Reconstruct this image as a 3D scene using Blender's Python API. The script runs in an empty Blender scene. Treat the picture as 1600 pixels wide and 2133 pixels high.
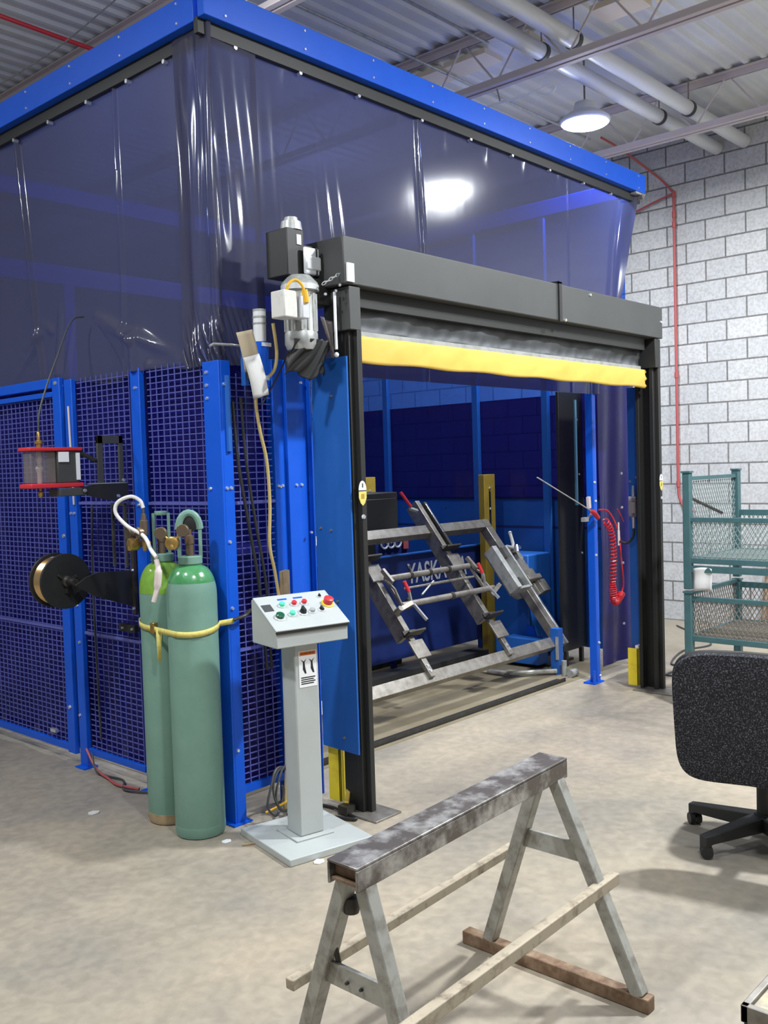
import bpy, math, random
from mathutils import Vector, Matrix, Euler
random.seed(7)
C = bpy.context.scene.collection
sc = bpy.context.scene
PI = math.pi

# ------------------------------------------------------------------ camera, world, lights
cam_d = bpy.data.cameras.new('camera'); cam = bpy.data.objects.new('camera', cam_d); C.objects.link(cam)
yaw, pitch, roll = 0.736391, -0.0455516, -0.0305258
f = Vector((math.cos(yaw)*math.cos(pitch), math.sin(yaw)*math.cos(pitch), math.sin(pitch)))
r = f.cross(Vector((0, 0, 1))).normalized(); u = r.cross(f)
R = r*math.cos(roll) + u*math.sin(roll); U = -r*math.sin(roll) + u*math.cos(roll)
cam.matrix_world = Matrix(((R.x, U.x, -f.x, 0), (R.y, U.y, -f.y, 0), (R.z, U.z, -f.z, 1.65), (0, 0, 0, 1)))
cam_d.sensor_fit = 'VERTICAL'; cam_d.sensor_height = 36; cam_d.lens = 36*1993.3/2133
cam_d.clip_start = 0.05
sc.camera = cam
w = bpy.data.worlds.new('world'); sc.world = w; w.use_nodes = True
w.node_tree.nodes['Background'].inputs[0].default_value = (0.86, 0.92, 1, 1)
w.node_tree.nodes['Background'].inputs[1].default_value = 0.25
sc.view_settings.view_transform = 'Standard'; sc.view_settings.look = 'None'
sc.view_settings.exposure = 0.0; sc.view_settings.gamma = 1
sc.view_settings.use_curve_mapping = False
LAMPS = [(6.95, 3.99, 4.5, 130), (7.56, 1.27, 4.5, 120), (4.7, 0.85, 4.5, 290), (0.3, 3.1, 4.5, 110), (3.55, 4.25, 4.62, 32),
         (0.2, 6.2, 4.5, 70), (1.5, 0.2, 4.5, 105), (4.6, -2.6, 4.5, 50), (7.0, 7.2, 4.5, 40)]
for i, (x, y, z, p) in enumerate(LAMPS):
    ld = bpy.data.lights.new('bay_light', 'AREA'); ld.shape = 'DISK'; ld.size = 0.28; ld.energy = p
    ld.color = (0.93, 0.97, 1.0)
    lo = bpy.data.objects.new('bay_light', ld); C.objects.link(lo); lo.location = (x, y, z-0.16)
    if i < 9:                                   # added fill points below the lamps, to brighten the ceiling
        pd = bpy.data.lights.new('ceiling_fill', 'POINT'); pd.energy = (9, 9, 9, 18, 12, 30, 9, 9, 16)[i]; pd.shadow_soft_size = 0.1; pd.color = (0.93, 0.97, 1.0)
        po = bpy.data.objects.new('ceiling_fill', pd); C.objects.link(po); po.location = (x, y, z-0.3)

# ------------------------------------------------------------------ materials
def mat(name, col, rough=0.5, metal=0.0, noise=None, bump=None, coat=0, spec=0.5, emit=None):
    m = bpy.data.materials.new(name); m.use_nodes = True; nt = m.node_tree; b = nt.nodes['Principled BSDF']
    b.inputs['Base Color'].default_value = (*col, 1); b.inputs['Roughness'].default_value = rough
    b.inputs['Metallic'].default_value = metal; b.inputs['Specular IOR Level'].default_value = spec
    b.inputs['Coat Weight'].default_value = coat
    tc = nt.nodes.new('ShaderNodeTexCoord')
    if noise:                                   # (scale, colour2, low, high)
        s, c2, lo, hi = noise[:4]
        n = nt.nodes.new('ShaderNodeTexNoise'); n.inputs['Scale'].default_value = s; n.inputs['Detail'].default_value = 8
        n.inputs['Roughness'].default_value = 0.62
        nt.links.new(tc.outputs['Object'], n.inputs['Vector'])
        cr = nt.nodes.new('ShaderNodeValToRGB'); cr.color_ramp.elements[0].position = lo; cr.color_ramp.elements[1].position = hi
        cr.color_ramp.elements[0].color = (*col, 1); cr.color_ramp.elements[1].color = (*c2, 1)
        nt.links.new(n.outputs['Fac'], cr.inputs['Fac']); nt.links.new(cr.outputs['Color'], b.inputs['Base Color'])
    if bump:
        n2 = nt.nodes.new('ShaderNodeTexNoise'); n2.inputs['Scale'].default_value = bump[0]; n2.inputs['Detail'].default_value = 4
        nt.links.new(tc.outputs['Object'], n2.inputs['Vector'])
        bp = nt.nodes.new('ShaderNodeBump'); bp.inputs['Strength'].default_value = bump[1]; bp.inputs['Distance'].default_value = bump[2] if len(bump) > 2 else 0.01
        nt.links.new(n2.outputs['Fac'], bp.inputs['Height']); nt.links.new(bp.outputs['Normal'], b.inputs['Normal'])
    if emit:
        b.inputs['Emission Color'].default_value = (*emit[0], 1); b.inputs['Emission Strength'].default_value = emit[1]
    return m
M = {}
M['blue'] = mat('blue_paint', (0.004, 0.09, 0.60), 0.36, noise=(9, (0.007, 0.10, 0.65), 0.3, 0.75), spec=0.35)
M['blue_panel'] = mat('blue_panel_paint', (0.012, 0.11, 0.44), 0.42, noise=(5, (0.02, 0.125, 0.48), 0.3, 0.75))
M['blue_dark'] = mat('navy_sheet', (0.012, 0.03, 0.16), 0.45)
M['wire'] = mat('mesh_wire', (0.11, 0.125, 0.42), 0.4, 0.1)
M['black'] = mat('black_powder_coat', (0.018, 0.018, 0.017), 0.5)
M['char'] = mat('charcoal_metal', (0.05, 0.052, 0.052), 0.5, noise=(3, (0.065, 0.067, 0.067), 0.3, 0.8))
M['char_fab'] = mat('charcoal_fabric', (0.055, 0.06, 0.065), 0.6, noise=(7, (0.1, 0.105, 0.115), 0.35, 0.75))
M['yellow_fab'] = mat('yellow_fabric', (0.68, 0.45, 0.085), 0.7, noise=(4, (0.60, 0.38, 0.06), 0.45, 0.8))
M['yellow'] = mat('yellow_paint', (0.86, 0.68, 0.04), 0.45, noise=(14, (0.6, 0.42, 0.03), 0.5, 0.85))
M['ochre'] = mat('ochre_paint', (0.40, 0.28, 0.035), 0.5, noise=(12, (0.3, 0.2, 0.03), 0.45, 0.8))
M['steel'] = mat('raw_steel', (0.33, 0.31, 0.275), 0.4, 0.6, noise=(16, (0.17, 0.15, 0.13), 0.4, 0.75))
M['steel_dk'] = mat('dark_steel', (0.055, 0.052, 0.048), 0.45, 0.6, noise=(14, (0.1, 0.09, 0.08), 0.4, 0.8))
M['bright'] = mat('zinc_bolt', (0.8, 0.82, 0.85), 0.25, 0.8)
M['alu'] = mat('cast_aluminium', (0.42, 0.43, 0.42), 0.42, 0.35, noise=(20, (0.25, 0.26, 0.25), 0.45, 0.75))
M['silver'] = mat('silver_foil', (0.75, 0.77, 0.8), 0.3, 0.4)
M['white'] = mat('white_label', (0.85, 0.86, 0.88), 0.5)
M['offwhite'] = mat('off_white_plastic', (0.62, 0.61, 0.57), 0.5, noise=(20, (0.45, 0.43, 0.4), 0.55, 0.8))
M['grey_paint'] = mat('light_grey_paint', (0.44, 0.47, 0.46), 0.42, noise=(5, (0.40, 0.42, 0.41), 0.4, 0.8))
M['green_cyl'] = mat('green_cylinder_paint', (0.16, 0.30, 0.24), 0.42, noise=(7, (0.195, 0.345, 0.28), 0.35, 0.75), bump=(40, 0.15, 0.004))
M['lime'] = mat('lime_green_paint', (0.22, 0.42, 0.045), 0.22, noise=(16, (0.16, 0.33, 0.08), 0.4, 0.8), bump=(30, 0.25, 0.006))
M['green'] = mat('green_shoulder_paint', (0.06, 0.25, 0.09), 0.22, noise=(12, (0.11, 0.32, 0.16), 0.4, 0.75), bump=(30, 0.25, 0.006))
M['brass'] = mat('brass', (0.5, 0.32, 0.1), 0.35, 0.8, noise=(30, (0.25, 0.15, 0.06), 0.45, 0.8))
M['bronze'] = mat('dark_bronze', (0.22, 0.16, 0.11), 0.4, 0.7)
M['hose_white'] = mat('white_hose', (0.78, 0.76, 0.74), 0.45)
M['hose_pink'] = mat('pale_pink_hose', (0.72, 0.62, 0.6), 0.5)
M['rubber'] = mat('black_rubber', (0.015, 0.015, 0.015), 0.55)
M['strap'] = mat('yellow_strap', (0.72, 0.62, 0.16), 0.6, noise=(50, (0.5, 0.42, 0.12), 0.4, 0.8))
M['orange'] = mat('orange_cable', (0.75, 0.42, 0.03), 0.4)
M['tan_cable'] = mat('tan_cable', (0.5, 0.38, 0.15), 0.45)
M['red'] = mat('red_plastic', (0.62, 0.03, 0.04), 0.35)
M['red_hose'] = mat('red_coil_hose', (0.6, 0.02, 0.03), 0.3)
M['red_pipe'] = mat('red_pipe_paint', (0.42, 0.085, 0.085), 0.5)
M['wood'] = mat('raw_wood', (0.42, 0.31, 0.18), 0.7, noise=(14, (0.22, 0.14, 0.07), 0.4, 0.75))
M['wood_pale'] = mat('pale_worn_tube', (0.42, 0.36, 0.27), 0.6, 0.0, noise=(26, (0.17, 0.13, 0.09), 0.5, 0.75))
M['worn_top'] = mat('worn_yellowish_board', (0.36, 0.32, 0.26), 0.8, noise=(9, (0.62, 0.56, 0.3), 0.48, 0.62))
M['galv'] = mat('worn_galvanised', (0.40, 0.40, 0.365), 0.45, 0.25, noise=(16, (0.17, 0.145, 0.12), 0.46, 0.76), bump=(30, 0.2, 0.003))
M['rust'] = mat('rusty_steel', (0.17, 0.10, 0.06), 0.65, 0.2, noise=(22, (0.36, 0.26, 0.17), 0.4, 0.75))
M['beam'] = mat('worn_channel_steel', (0.13, 0.115, 0.105), 0.36, 0.45, noise=(13, (0.50, 0.49, 0.47), 0.44, 0.68), bump=(40, 0.3, 0.003))
M['teal'] = mat('teal_paint', (0.045, 0.115, 0.125), 0.5, noise=(9, (0.07, 0.15, 0.16), 0.4, 0.8))
M['teal_wire'] = mat('teal_mesh', (0.27, 0.33, 0.32), 0.5, 0.2)
M['grey_wire'] = mat('grey_mesh', (0.24, 0.22, 0.19), 0.55, 0.2)
M['pipe_white'] = mat('white_pipe_wrap', (0.72, 0.73, 0.74), 0.4, 0.1, bump=(12, 0.2, 0.01))
M['deck'] = mat('galvanised_roof_deck', (0.68, 0.69, 0.69), 0.6, 0.0, noise=(1.5, (0.6, 0.61, 0.61), 0.4, 0.7))
M['joist'] = mat('primer_joist', (0.56, 0.49, 0.49), 0.6)
M['tan_board'] = mat('tan_insulation_board', (0.8, 0.7, 0.54), 0.8)
M['led'] = mat('led_disc', (1, 1, 1), 0.5, emit=((0.95, 0.98, 1.0), 60))
M['paper'] = mat('paper', (0.58, 0.58, 0.57), 0.8, noise=(14, (0.5, 0.5, 0.48), 0.5, 0.7))
M['manila'] = mat('manila_card', (0.48, 0.40, 0.28), 0.8)
M['gold'] = mat('copper_welding_wire', (0.62, 0.42, 0.2), 0.25, 0.9)
M['amber'] = mat('orange_label', (0.8, 0.2, 0.03), 0.5)
M['mint'] = mat('mint_button', (0.1, 0.75, 0.45), 0.3)
M['dkgreen'] = mat('dark_green_button', (0.01, 0.09, 0.04), 0.25)
M['cyan'] = mat('pale_blue_strip', (0.16, 0.36, 0.5), 0.4)
M['greyletter'] = mat('grey_letters', (0.5, 0.52, 0.6), 0.6)

def fabric_speckle():
    m = mat('speckled_fabric', (0.02, 0.02, 0.023), 0.95, bump=(180, 0.3, 0.002), spec=0.1)
    nt = m.node_tree; b = nt.nodes['Principled BSDF']; tc = nt.nodes['Texture Coordinate']
    v = nt.nodes.new('ShaderNodeTexNoise'); v.inputs['Scale'].default_value = 190; v.inputs['Detail'].default_value = 3
    cr = nt.nodes.new('ShaderNodeValToRGB'); cr.color_ramp.elements[0].position = 0.52; cr.color_ramp.elements[1].position = 0.66
    cr.color_ramp.elements[0].color = (0.022, 0.022, 0.026, 1); cr.color_ramp.elements[1].color = (0.13, 0.13, 0.15, 1)
    nt.links.new(tc.outputs['Object'], v.inputs['Vector']); nt.links.new(v.outputs['Fac'], cr.inputs['Fac'])
    nt.links.new(cr.outputs['Color'], b.inputs['Base Color']); return m
M['fabric'] = fabric_speckle()

def floor_mat():
    m = mat('concrete', (0.4, 0.36, 0.3), 0.55); nt = m.node_tree; b = nt.nodes['Principled BSDF']; tc = nt.nodes['Texture Coordinate']
    def ns(scale, det, dist=0):
        n = nt.nodes.new('ShaderNodeTexNoise'); n.inputs['Scale'].default_value = scale; n.inputs['Detail'].default_value = det
        n.inputs['Distortion'].default_value = dist; nt.links.new(tc.outputs['Object'], n.inputs['Vector']); return n
    a = ns(1.7, 12, 0.3); c = ns(22, 10, 0.3); d = ns(0.45, 4, 1.2)
    cr = nt.nodes.new('ShaderNodeValToRGB')
    e = cr.color_ramp.elements; e[0].position = 0.3; e[0].color = (0.28, 0.25, 0.208, 1); e[1].position = 0.72; e[1].color = (0.42, 0.352, 0.262, 1)
    x = e.new(0.5); x.color = (0.355, 0.307, 0.238, 1)
    nt.links.new(a.outputs['Fac'], cr.inputs['Fac'])
    cr2 = nt.nodes.new('ShaderNodeValToRGB'); cr2.color_ramp.elements[0].position = 0.35; cr2.color_ramp.elements[1].position = 0.7
    cr2.color_ramp.elements[0].color = (0.88, 0.88, 0.88, 1); cr2.color_ramp.elements[1].color = (1.08, 1.07, 1.06, 1)
    nt.links.new(c.outputs['Fac'], cr2.inputs['Fac'])
    mx = nt.nodes.new('ShaderNodeMixRGB'); mx.blend_type = 'MULTIPLY'; mx.inputs[0].default_value = 1
    nt.links.new(cr.outputs['Color'], mx.inputs[1]); nt.links.new(cr2.outputs['Color'], mx.inputs[2])
    cr3 = nt.nodes.new('ShaderNodeValToRGB'); cr3.color_ramp.elements[0].position = 0.36; cr3.color_ramp.elements[1].position = 0.6
    cr3.color_ramp.elements[0].color = (0.8, 0.83, 0.86, 1); cr3.color_ramp.elements[1].color = (1, 1, 1, 1)
    nt.links.new(d.outputs['Fac'], cr3.inputs['Fac'])
    m2 = nt.nodes.new('ShaderNodeMixRGB'); m2.blend_type = 'MULTIPLY'; m2.inputs[0].default_value = 1
    nt.links.new(mx.outputs[0], m2.inputs[1]); nt.links.new(cr3.outputs['Color'], m2.inputs[2])
    nt.links.new(m2.outputs[0], b.inputs['Base Color'])
    rr = nt.nodes.new('ShaderNodeMapRange'); rr.inputs[3].default_value = 0.42; rr.inputs[4].default_value = 0.7
    nt.links.new(c.outputs['Fac'], rr.inputs[0]); nt.links.new(rr.outputs[0], b.inputs['Roughness'])
    bp = nt.nodes.new('ShaderNodeBump'); bp.inputs['Strength'].default_value = 0.15; bp.inputs['Distance'].default_value = 0.01
    nt.links.new(c.outputs['Fac'], bp.inputs['Height']); nt.links.new(bp.outputs['Normal'], b.inputs['Normal'])
    return m
M['floor'] = floor_mat()

def block_mat(swap):
    m = mat('concrete_block', (0.5, 0.5, 0.5), 0.85); nt = m.node_tree; b = nt.nodes['Principled BSDF']; tc = nt.nodes['Texture Coordinate']
    sp = nt.nodes.new('ShaderNodeSeparateXYZ'); cb = nt.nodes.new('ShaderNodeCombineXYZ')
    nt.links.new(tc.outputs['Object'], sp.inputs[0])
    nt.links.new(sp.outputs[1 if swap else 0], cb.inputs[0]); nt.links.new(sp.outputs[2], cb.inputs[1])
    br = nt.nodes.new('ShaderNodeTexBrick'); br.inputs['Scale'].default_value = 1; br.inputs['Brick Width'].default_value = 0.4
    br.inputs['Row Height'].default_value = 0.2; br.inputs['Mortar Size'].default_value = 0.0085; br.inputs['Mortar Smooth'].default_value = 0.15
    br.inputs['Color1'].default_value = (0.52, 0.525, 0.53, 1); br.inputs['Color2'].default_value = (0.60, 0.60, 0.595, 1)
    br.inputs['Mortar'].default_value = (0.19, 0.185, 0.18, 1); br.inputs['Bias'].default_value = 0.0
    nt.links.new(cb.outputs[0], br.inputs['Vector'])
    n = nt.nodes.new('ShaderNodeTexNoise'); n.inputs['Scale'].default_value = 45; n.inputs['Detail'].default_value = 6
    nt.links.new(tc.outputs['Object'], n.inputs['Vector'])
    cr = nt.nodes.new('ShaderNodeValToRGB'); cr.color_ramp.elements[0].position = 0.35; cr.color_ramp.elements[1].position = 0.6
    cr.color_ramp.elements[0].color = (0.78, 0.78, 0.78, 1)
    nt.links.new(n.outputs['Fac'], cr.inputs['Fac'])
    mx = nt.nodes.new('ShaderNodeMixRGB'); mx.blend_type = 'MULTIPLY'; mx.inputs[0].default_value = 1
    nt.links.new(br.outputs['Color'], mx.inputs[1]); nt.links.new(cr.outputs['Color'], mx.inputs[2])
    nt.links.new(mx.outputs[0], b.inputs['Base Color'])
    bp = nt.nodes.new('ShaderNodeBump'); bp.inputs['Strength'].default_value = 0.5; bp.inputs['Distance'].default_value = 0.006; bp.invert = True
    nt.links.new(br.outputs['Fac'], bp.inputs['Height']); nt.links.new(bp.outputs['Normal'], b.inputs['Normal'])
    return m
M['floor_dirty_shaded'] = mat('dirty_shaded_concrete', (0.19, 0.155, 0.095), 0.5, noise=(2.2, (0.29, 0.25, 0.175), 0.35, 0.7))  # oil dirt and the shade inside the cell, both put into the colour
M['block'] = block_mat(True); M['block_back'] = block_mat(False)

def vinyl(name, trans, tcol, base, tl, rough=0.08, spec=0.6):
    m = bpy.data.materials.new(name); m.use_nodes = True; nt = m.node_tree
    for n in list(nt.nodes): nt.nodes.remove(n)
    out = nt.nodes.new('ShaderNodeOutputMaterial')
    p = nt.nodes.new('ShaderNodeBsdfPrincipled'); p.inputs['Base Color'].default_value = (*base, 1); p.inputs['Roughness'].default_value = rough
    p.inputs['Specular IOR Level'].default_value = spec
    t = nt.nodes.new('ShaderNodeBsdfTransparent'); t.inputs[0].default_value = (*tcol, 1)
    l = nt.nodes.new('ShaderNodeBsdfTranslucent'); l.inputs[0].default_value = (*tl, 1)
    a = nt.nodes.new('ShaderNodeAddShader'); nt.links.new(t.outputs[0], a.inputs[0]); nt.links.new(l.outputs[0], a.inputs[1])
    mx = nt.nodes.new('ShaderNodeMixShader'); mx.inputs[0].default_value = trans
    nt.links.new(p.outputs[0], mx.inputs[1]); nt.links.new(a.outputs[0], mx.inputs[2]); nt.links.new(mx.outputs[0], out.inputs[0])
    tc = nt.nodes.new('ShaderNodeTexCoord'); n2 = nt.nodes.new('ShaderNodeTexNoise'); n2.inputs['Scale'].default_value = 1.6; n2.inputs['Detail'].default_value = 5
    mp = nt.nodes.new('ShaderNodeMapping'); mp.inputs['Scale'].default_value = (1, 1, 0.35)
    nt.links.new(tc.outputs['Object'], mp.inputs[0]); nt.links.new(mp.outputs[0], n2.inputs['Vector'])
    bp = nt.nodes.new('ShaderNodeBump'); bp.inputs['Strength'].default_value = 0.12; bp.inputs['Distance'].default_value = 0.02
    nt.links.new(n2.outputs['Fac'], bp.inputs['Height']); nt.links.new(bp.outputs['Normal'], p.inputs['Normal'])
    return m
M['vinyl'] = vinyl('navy_vinyl', 0.42, (0.075, 0.105, 0.33), (0.085, 0.085, 0.125), (0.02, 0.03, 0.11), 0.11)
M['vinyl_low'] = vinyl('navy_vinyl_dark', 0.2, (0.03, 0.03, 0.3), (0.011, 0.008, 0.095), (0.005, 0.008, 0.08), 0.2, 0.25)
M['vinyl_backlit'] = vinyl('backlit_blue_vinyl', 0.6, (0.10, 0.22, 0.75), (0.02, 0.06, 0.28), (0.02, 0.09, 0.4), 0.25)  # colours brightened to carry the light of the wall behind
M['clear'] = vinyl('clear_plastic', 0.6, (0.85, 0.8, 0.8), (0.3, 0.27, 0.26), (0.02, 0.02, 0.02), 0.15)

# ------------------------------------------------------------------ mesh helper
class MB:
    def __init__(s, T=None): s.v = []; s.f = []; s.T = T or Matrix.Identity(4)
    def add(s, vs, fs, T=None):
        k = len(s.v); TT = s.T @ T if T else s.T
        s.v += [TT @ Vector(p) for p in vs]; s.f += [[i+k for i in q] for q in fs]; return s
    def box(s, x0, y0, z0, x1, y1, z1, T=None):
        vs = [(x, y, z) for x in (x0, x1) for y in (y0, y1) for z in (z0, z1)]
        return s.add(vs, [(0, 1, 3, 2), (4, 6, 7, 5), (0, 4, 5, 1), (2, 3, 7, 6), (0, 2, 6, 4), (1, 5, 7, 3)], T)
    def bar(s, p, q, w, h=None, up=(0, 0, 1), ext=0):     # rectangular bar from p to q
        p = Vector(p); q = Vector(q); h = h or w; d = (q-p).normalized(); p = p - d*ext; q = q + d*ext
        up = Vector(up)
        if abs(d.dot(up)) > 0.98: up = Vector((1, 0, 0))
        a = d.cross(up).normalized()*w/2; b = a.cross(d).normalized()*h/2
        vs = [p-a-b, p+a-b, p+a+b, p-a+b, q-a-b, q+a-b, q+a+b, q-a+b]
        return s.add(vs, [(0, 3, 2, 1), (4, 5, 6, 7), (0, 1, 5, 4), (1, 2, 6, 5), (2, 3, 7, 6), (3, 0, 4, 7)])
    def tube(s, pts, rad, n=10, closed=False, caps=True):
        pts = [Vector(p) for p in pts]; m = len(pts); ring = []
        d0 = (pts[1]-pts[0]).normalized(); a = d0.orthogonal().normalized(); vs = []; fs = []
        for i, p in enumerate(pts):
            if closed: d = (pts[(i+1) % m]-pts[i-1]).normalized()
            else: d = (pts[min(i+1, m-1)]-pts[max(i-1, 0)]).normalized()
            a = (a - d*a.dot(d)).normalized(); b = d.cross(a)
            rr = rad[i] if isinstance(rad, (list, tuple)) else rad
            for k in range(n):
                t = 2*PI*k/n; vs.append(p + (a*math.cos(t)+b*math.sin(t))*rr)
        for i in range(m if closed else m-1):
            for k in range(n):
                j = (i+1) % m
                fs.append((i*n+k, i*n+(k+1) % n, j*n+(k+1) % n, j*n+k))
        if caps and not closed: fs.append(tuple(range(n-1, -1, -1))); fs.append(tuple((m-1)*n+k for k in range(n)))
        return s.add(vs, fs)
    def cyl(s, p, q, r0, r1=None, n=20): return s.tube([p, q], [r0, r0 if r1 is None else r1], n)
    def lathe(s, prof, n=32, T=None):                     # prof: (r, z)
        vs = []; fs = []
        for (rr, z) in prof:
            for k in range(n): vs.append((rr*math.cos(2*PI*k/n), rr*math.sin(2*PI*k/n), z))
        for i in range(len(prof)-1):
            for k in range(n): fs.append((i*n+k, i*n+(k+1) % n, (i+1)*n+(k+1) % n, (i+1)*n+k))
        fs.append(tuple(range(n-1, -1, -1))); fs.append(tuple((len(prof)-1)*n+k for k in range(n)))
        return s.add(vs, fs, T)
    def prism(s, poly, h, T=None):                        # poly in xy, extruded along z 0..h
        n = len(poly); vs = [(x, y, 0) for x, y in poly] + [(x, y, h) for x, y in poly]
        fs = [tuple(range(n-1, -1, -1)), tuple(range(n, 2*n))] + [(i, (i+1) % n, n+(i+1) % n, n+i) for i in range(n)]
        return s.add(vs, fs, T)
    def ball(s, c, rr, n=12):
        pr = [(rr*math.sin(PI*i/8)+1e-5, -rr*math.cos(PI*i/8)) for i in range(9)]
        return s.lathe(pr, n, Matrix.Translation(c))
    def grid(s, fn, nu, nv):
        vs = [fn(i/nu, j/nv) for j in range(nv+1) for i in range(nu+1)]
        fs = [(j*(nu+1)+i, j*(nu+1)+i+1, (j+1)*(nu+1)+i+1, (j+1)*(nu+1)+i) for j in range(nv) for i in range(nu)]
        return s.add(vs, fs)
    def build(s, name, m, parent=None, bevel=0, smooth=True, ang=35, label=None, solid=0):
        lo = Vector([min(p[i] for p in s.v) for i in range(3)]); hi = Vector([max(p[i] for p in s.v) for i in range(3)])
        c = Vector(((lo.x+hi.x)/2, (lo.y+hi.y)/2, lo.z))
        me = bpy.data.meshes.new(name); me.from_pydata([tuple(p-c) for p in s.v], [], s.f); me.validate()
        me.materials.append(M[m] if isinstance(m, str) else m)
        if smooth:
            for p in me.polygons: p.use_smooth = True
            me.set_sharp_from_angle(angle=math.radians(ang))
        o = bpy.data.objects.new(name, me); C.objects.link(o)
        if parent:
            o.parent = parent; pl = parent.get('_w'); o.location = c - Vector(pl)
        else: o.location = c
        o['_w'] = tuple(c)
        if bevel:
            b = o.modifiers.new('bevel', 'BEVEL'); b.width = bevel; b.segments = 2; b.limit_method = 'ANGLE'
        if solid:
            b = o.modifiers.new('solid', 'SOLIDIFY'); b.thickness = solid
        if label: o['label'] = label
        return o
def empty(name, loc):
    o = bpy.data.objects.new(name, None); C.objects.link(o); o.location = loc; o.empty_display_size = 0.1; o['_w'] = tuple(loc); return o
def tag(o, label, cat, group=None, kind=None):
    o['label'] = label; o['category'] = cat
    if group: o['group'] = group
    if kind: o['kind'] = kind
    return o
def thing(name, loc, label, cat, group=None): return tag(empty(name, loc), label, cat, group)
def struct(o): o['kind'] = 'structure'; return o
def copy_tree(o, parent=None):
    c = o.copy(); C.objects.link(c); c.parent = parent
    for ch in list(o.children): copy_tree(ch, c)
    return c
def text_mesh(body, size, m, T, name, parent, depth=0.002, font_scale=(1, 1)):
    cu = bpy.data.curves.new('t', 'FONT'); cu.body = body; cu.size = size; cu.extrude = depth; cu.align_x = 'CENTER'; cu.align_y = 'CENTER'
    cu.offset = size*0.012
    to = bpy.data.objects.new('t', cu); C.objects.link(to)
    bpy.context.view_layer.update()
    me = bpy.data.meshes.new_from_object(to.evaluated_get(bpy.context.evaluated_depsgraph_get()))
    S = Matrix.Diagonal((font_scale[0], font_scale[1], 1, 1))
    mb = MB(); mb.add([S @ v.co for v in me.vertices], [tuple(p.vertices) for p in me.polygons], T)
    bpy.data.objects.remove(to); bpy.data.meshes.remove(me)
    return mb.build(name, m, parent, smooth=False)
def Tr(x, y, z): return Matrix.Translation((x, y, z))
def frame(o, x, y, z=None):          # matrix with origin o, x axis, y axis
    x = Vector(x).normalized(); y = Vector(y); z = x.cross(y).normalized(); y = z.cross(x)
    return Matrix(((x.x, y.x, z.x, o[0]), (x.y, y.y, z.y, o[1]), (x.z, y.z, z.z, o[2]), (0, 0, 0, 1)))
def smoothpath(pts, n=8):            # Catmull-Rom
    P = [Vector(p) for p in pts]; P = [P[0]*2-P[1]] + P + [P[-1]*2-P[-2]]; out = []
    for i in range(1, len(P)-2):
        for k in range(n):
            t = k/n; a, b, c, d = P[i-1:i+3]
            out.append(0.5*((2*b)+(c-a)*t+(2*a-5*b+4*c-d)*t*t+(3*b-a-3*c+d)*t**3))
    out.append(P[-2]); return out
class bolts:                                           # each bolt head a part of its own
    def __init__(s, mb, pts, rr=0.009, axis=(0, -1, 0)): s.T, s.pts, s.rr, s.a = mb.T, pts, rr, Vector(axis)
    def build(s, name, m, parent=None):
        for p in s.pts: MB(s.T).cyl(Vector(p), Vector(p)+s.a*0.008, s.rr, s.rr*0.8, 8).build(name, m, parent)

# ------------------------------------------------------------------ the hall
struct(MB().box(-7, -6, -0.1, 9.45, 14, 0).build('floor', 'floor', smooth=False))
struct(MB().box(2.95, 3.78, -0.05, 7.0, 6.66, 0.002).build('floor', 'floor_dirty_shaded', smooth=False))  # dirty inner floor, shade of header and curtains included in its colour
struct(MB().box(9.25, -6, 0, 9.45, 14, 5.0).build('wall_right', 'block', smooth=False))
struct(MB().box(-7, 13.8, 0, 9.25, 14, 5.0).build('wall_back', 'block_back', smooth=False))
mb = MB(); ys = []; y = -6.0                           # trapezoid roof deck, ribs along X
prof = []
while y < 14:
    prof += [(y, 4.925), (y+0.085, 4.925), (y+0.1, 4.90), (y+0.135, 4.90)]; y += 0.15
vs = [(x, a, b) for (a, b) in prof for x in (-7, 9.25)]
mb.add(vs, [(2*i, 2*i+1, 2*i+3, 2*i+2) for i in range(len(prof)-1)])
mb.box(-7, -6, 4.96, 9.45, 14, 5.0)
struct(mb.build('ceiling', 'deck', smooth=False))

def joist(x, label):
    t = thing('roof_joist', (x, 4, 4.45), label, 'joist', 'steel roof joists')
    mb = MB()
    for s in (-1, 1): mb.box(x+s*0.012, -6, 4.47, x+s*0.055, 13.8, 4.476).box(x+s*0.012, -6, 4.476, x+s*0.018, 13.8, 4.535)
    mb.build('bottom_chord', 'joist', t, smooth=False)
    mb = MB()
    for s in (-1, 1): mb.box(x+s*0.012, -6, 4.885, x+s*0.06, 13.8, 4.895).box(x+s*0.012, -6, 4.84, x+s*0.018, 13.8, 4.885)
    mb.build('top_chord', 'joist', t, smooth=False)
    mb = MB(); y = -6
    while y < 13.4: mb.tube([(x, y, 4.5), (x, y+0.3, 4.88), (x, y+0.6, 4.5)], 0.009, 6); y += 0.6
    mb.build('web', 'joist', t)
joist(4.05, 'pink-grey roof joist crossing the very top edge above the corner of the blue enclosure')
joist(6.03, 'pink-grey steel roof joist passing in front of the round lamp')
joist(8.12, 'steel roof joist closest to the block wall')

mb = MB()
for a, b in ((2.55, 3.05), (3.1, 3.45), (3.95, 4.15), (4.35, 4.75), (4.8, 5.6)): mb.box(6.1, a, 4.79, 6.34, b, 4.815)
t = thing('insulation_strip', (6.22, 4, 4.79), 'row of tan boards lying along the roof joist under the deck', 'board')
for a, b in ((2.55, 3.05), (3.1, 3.45), (3.95, 4.15), (4.35, 4.75), (4.8, 5.6)):
    MB().box(6.1, a, 4.79, 6.34, b, 4.83).build('board', 'tan_board', t)

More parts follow.
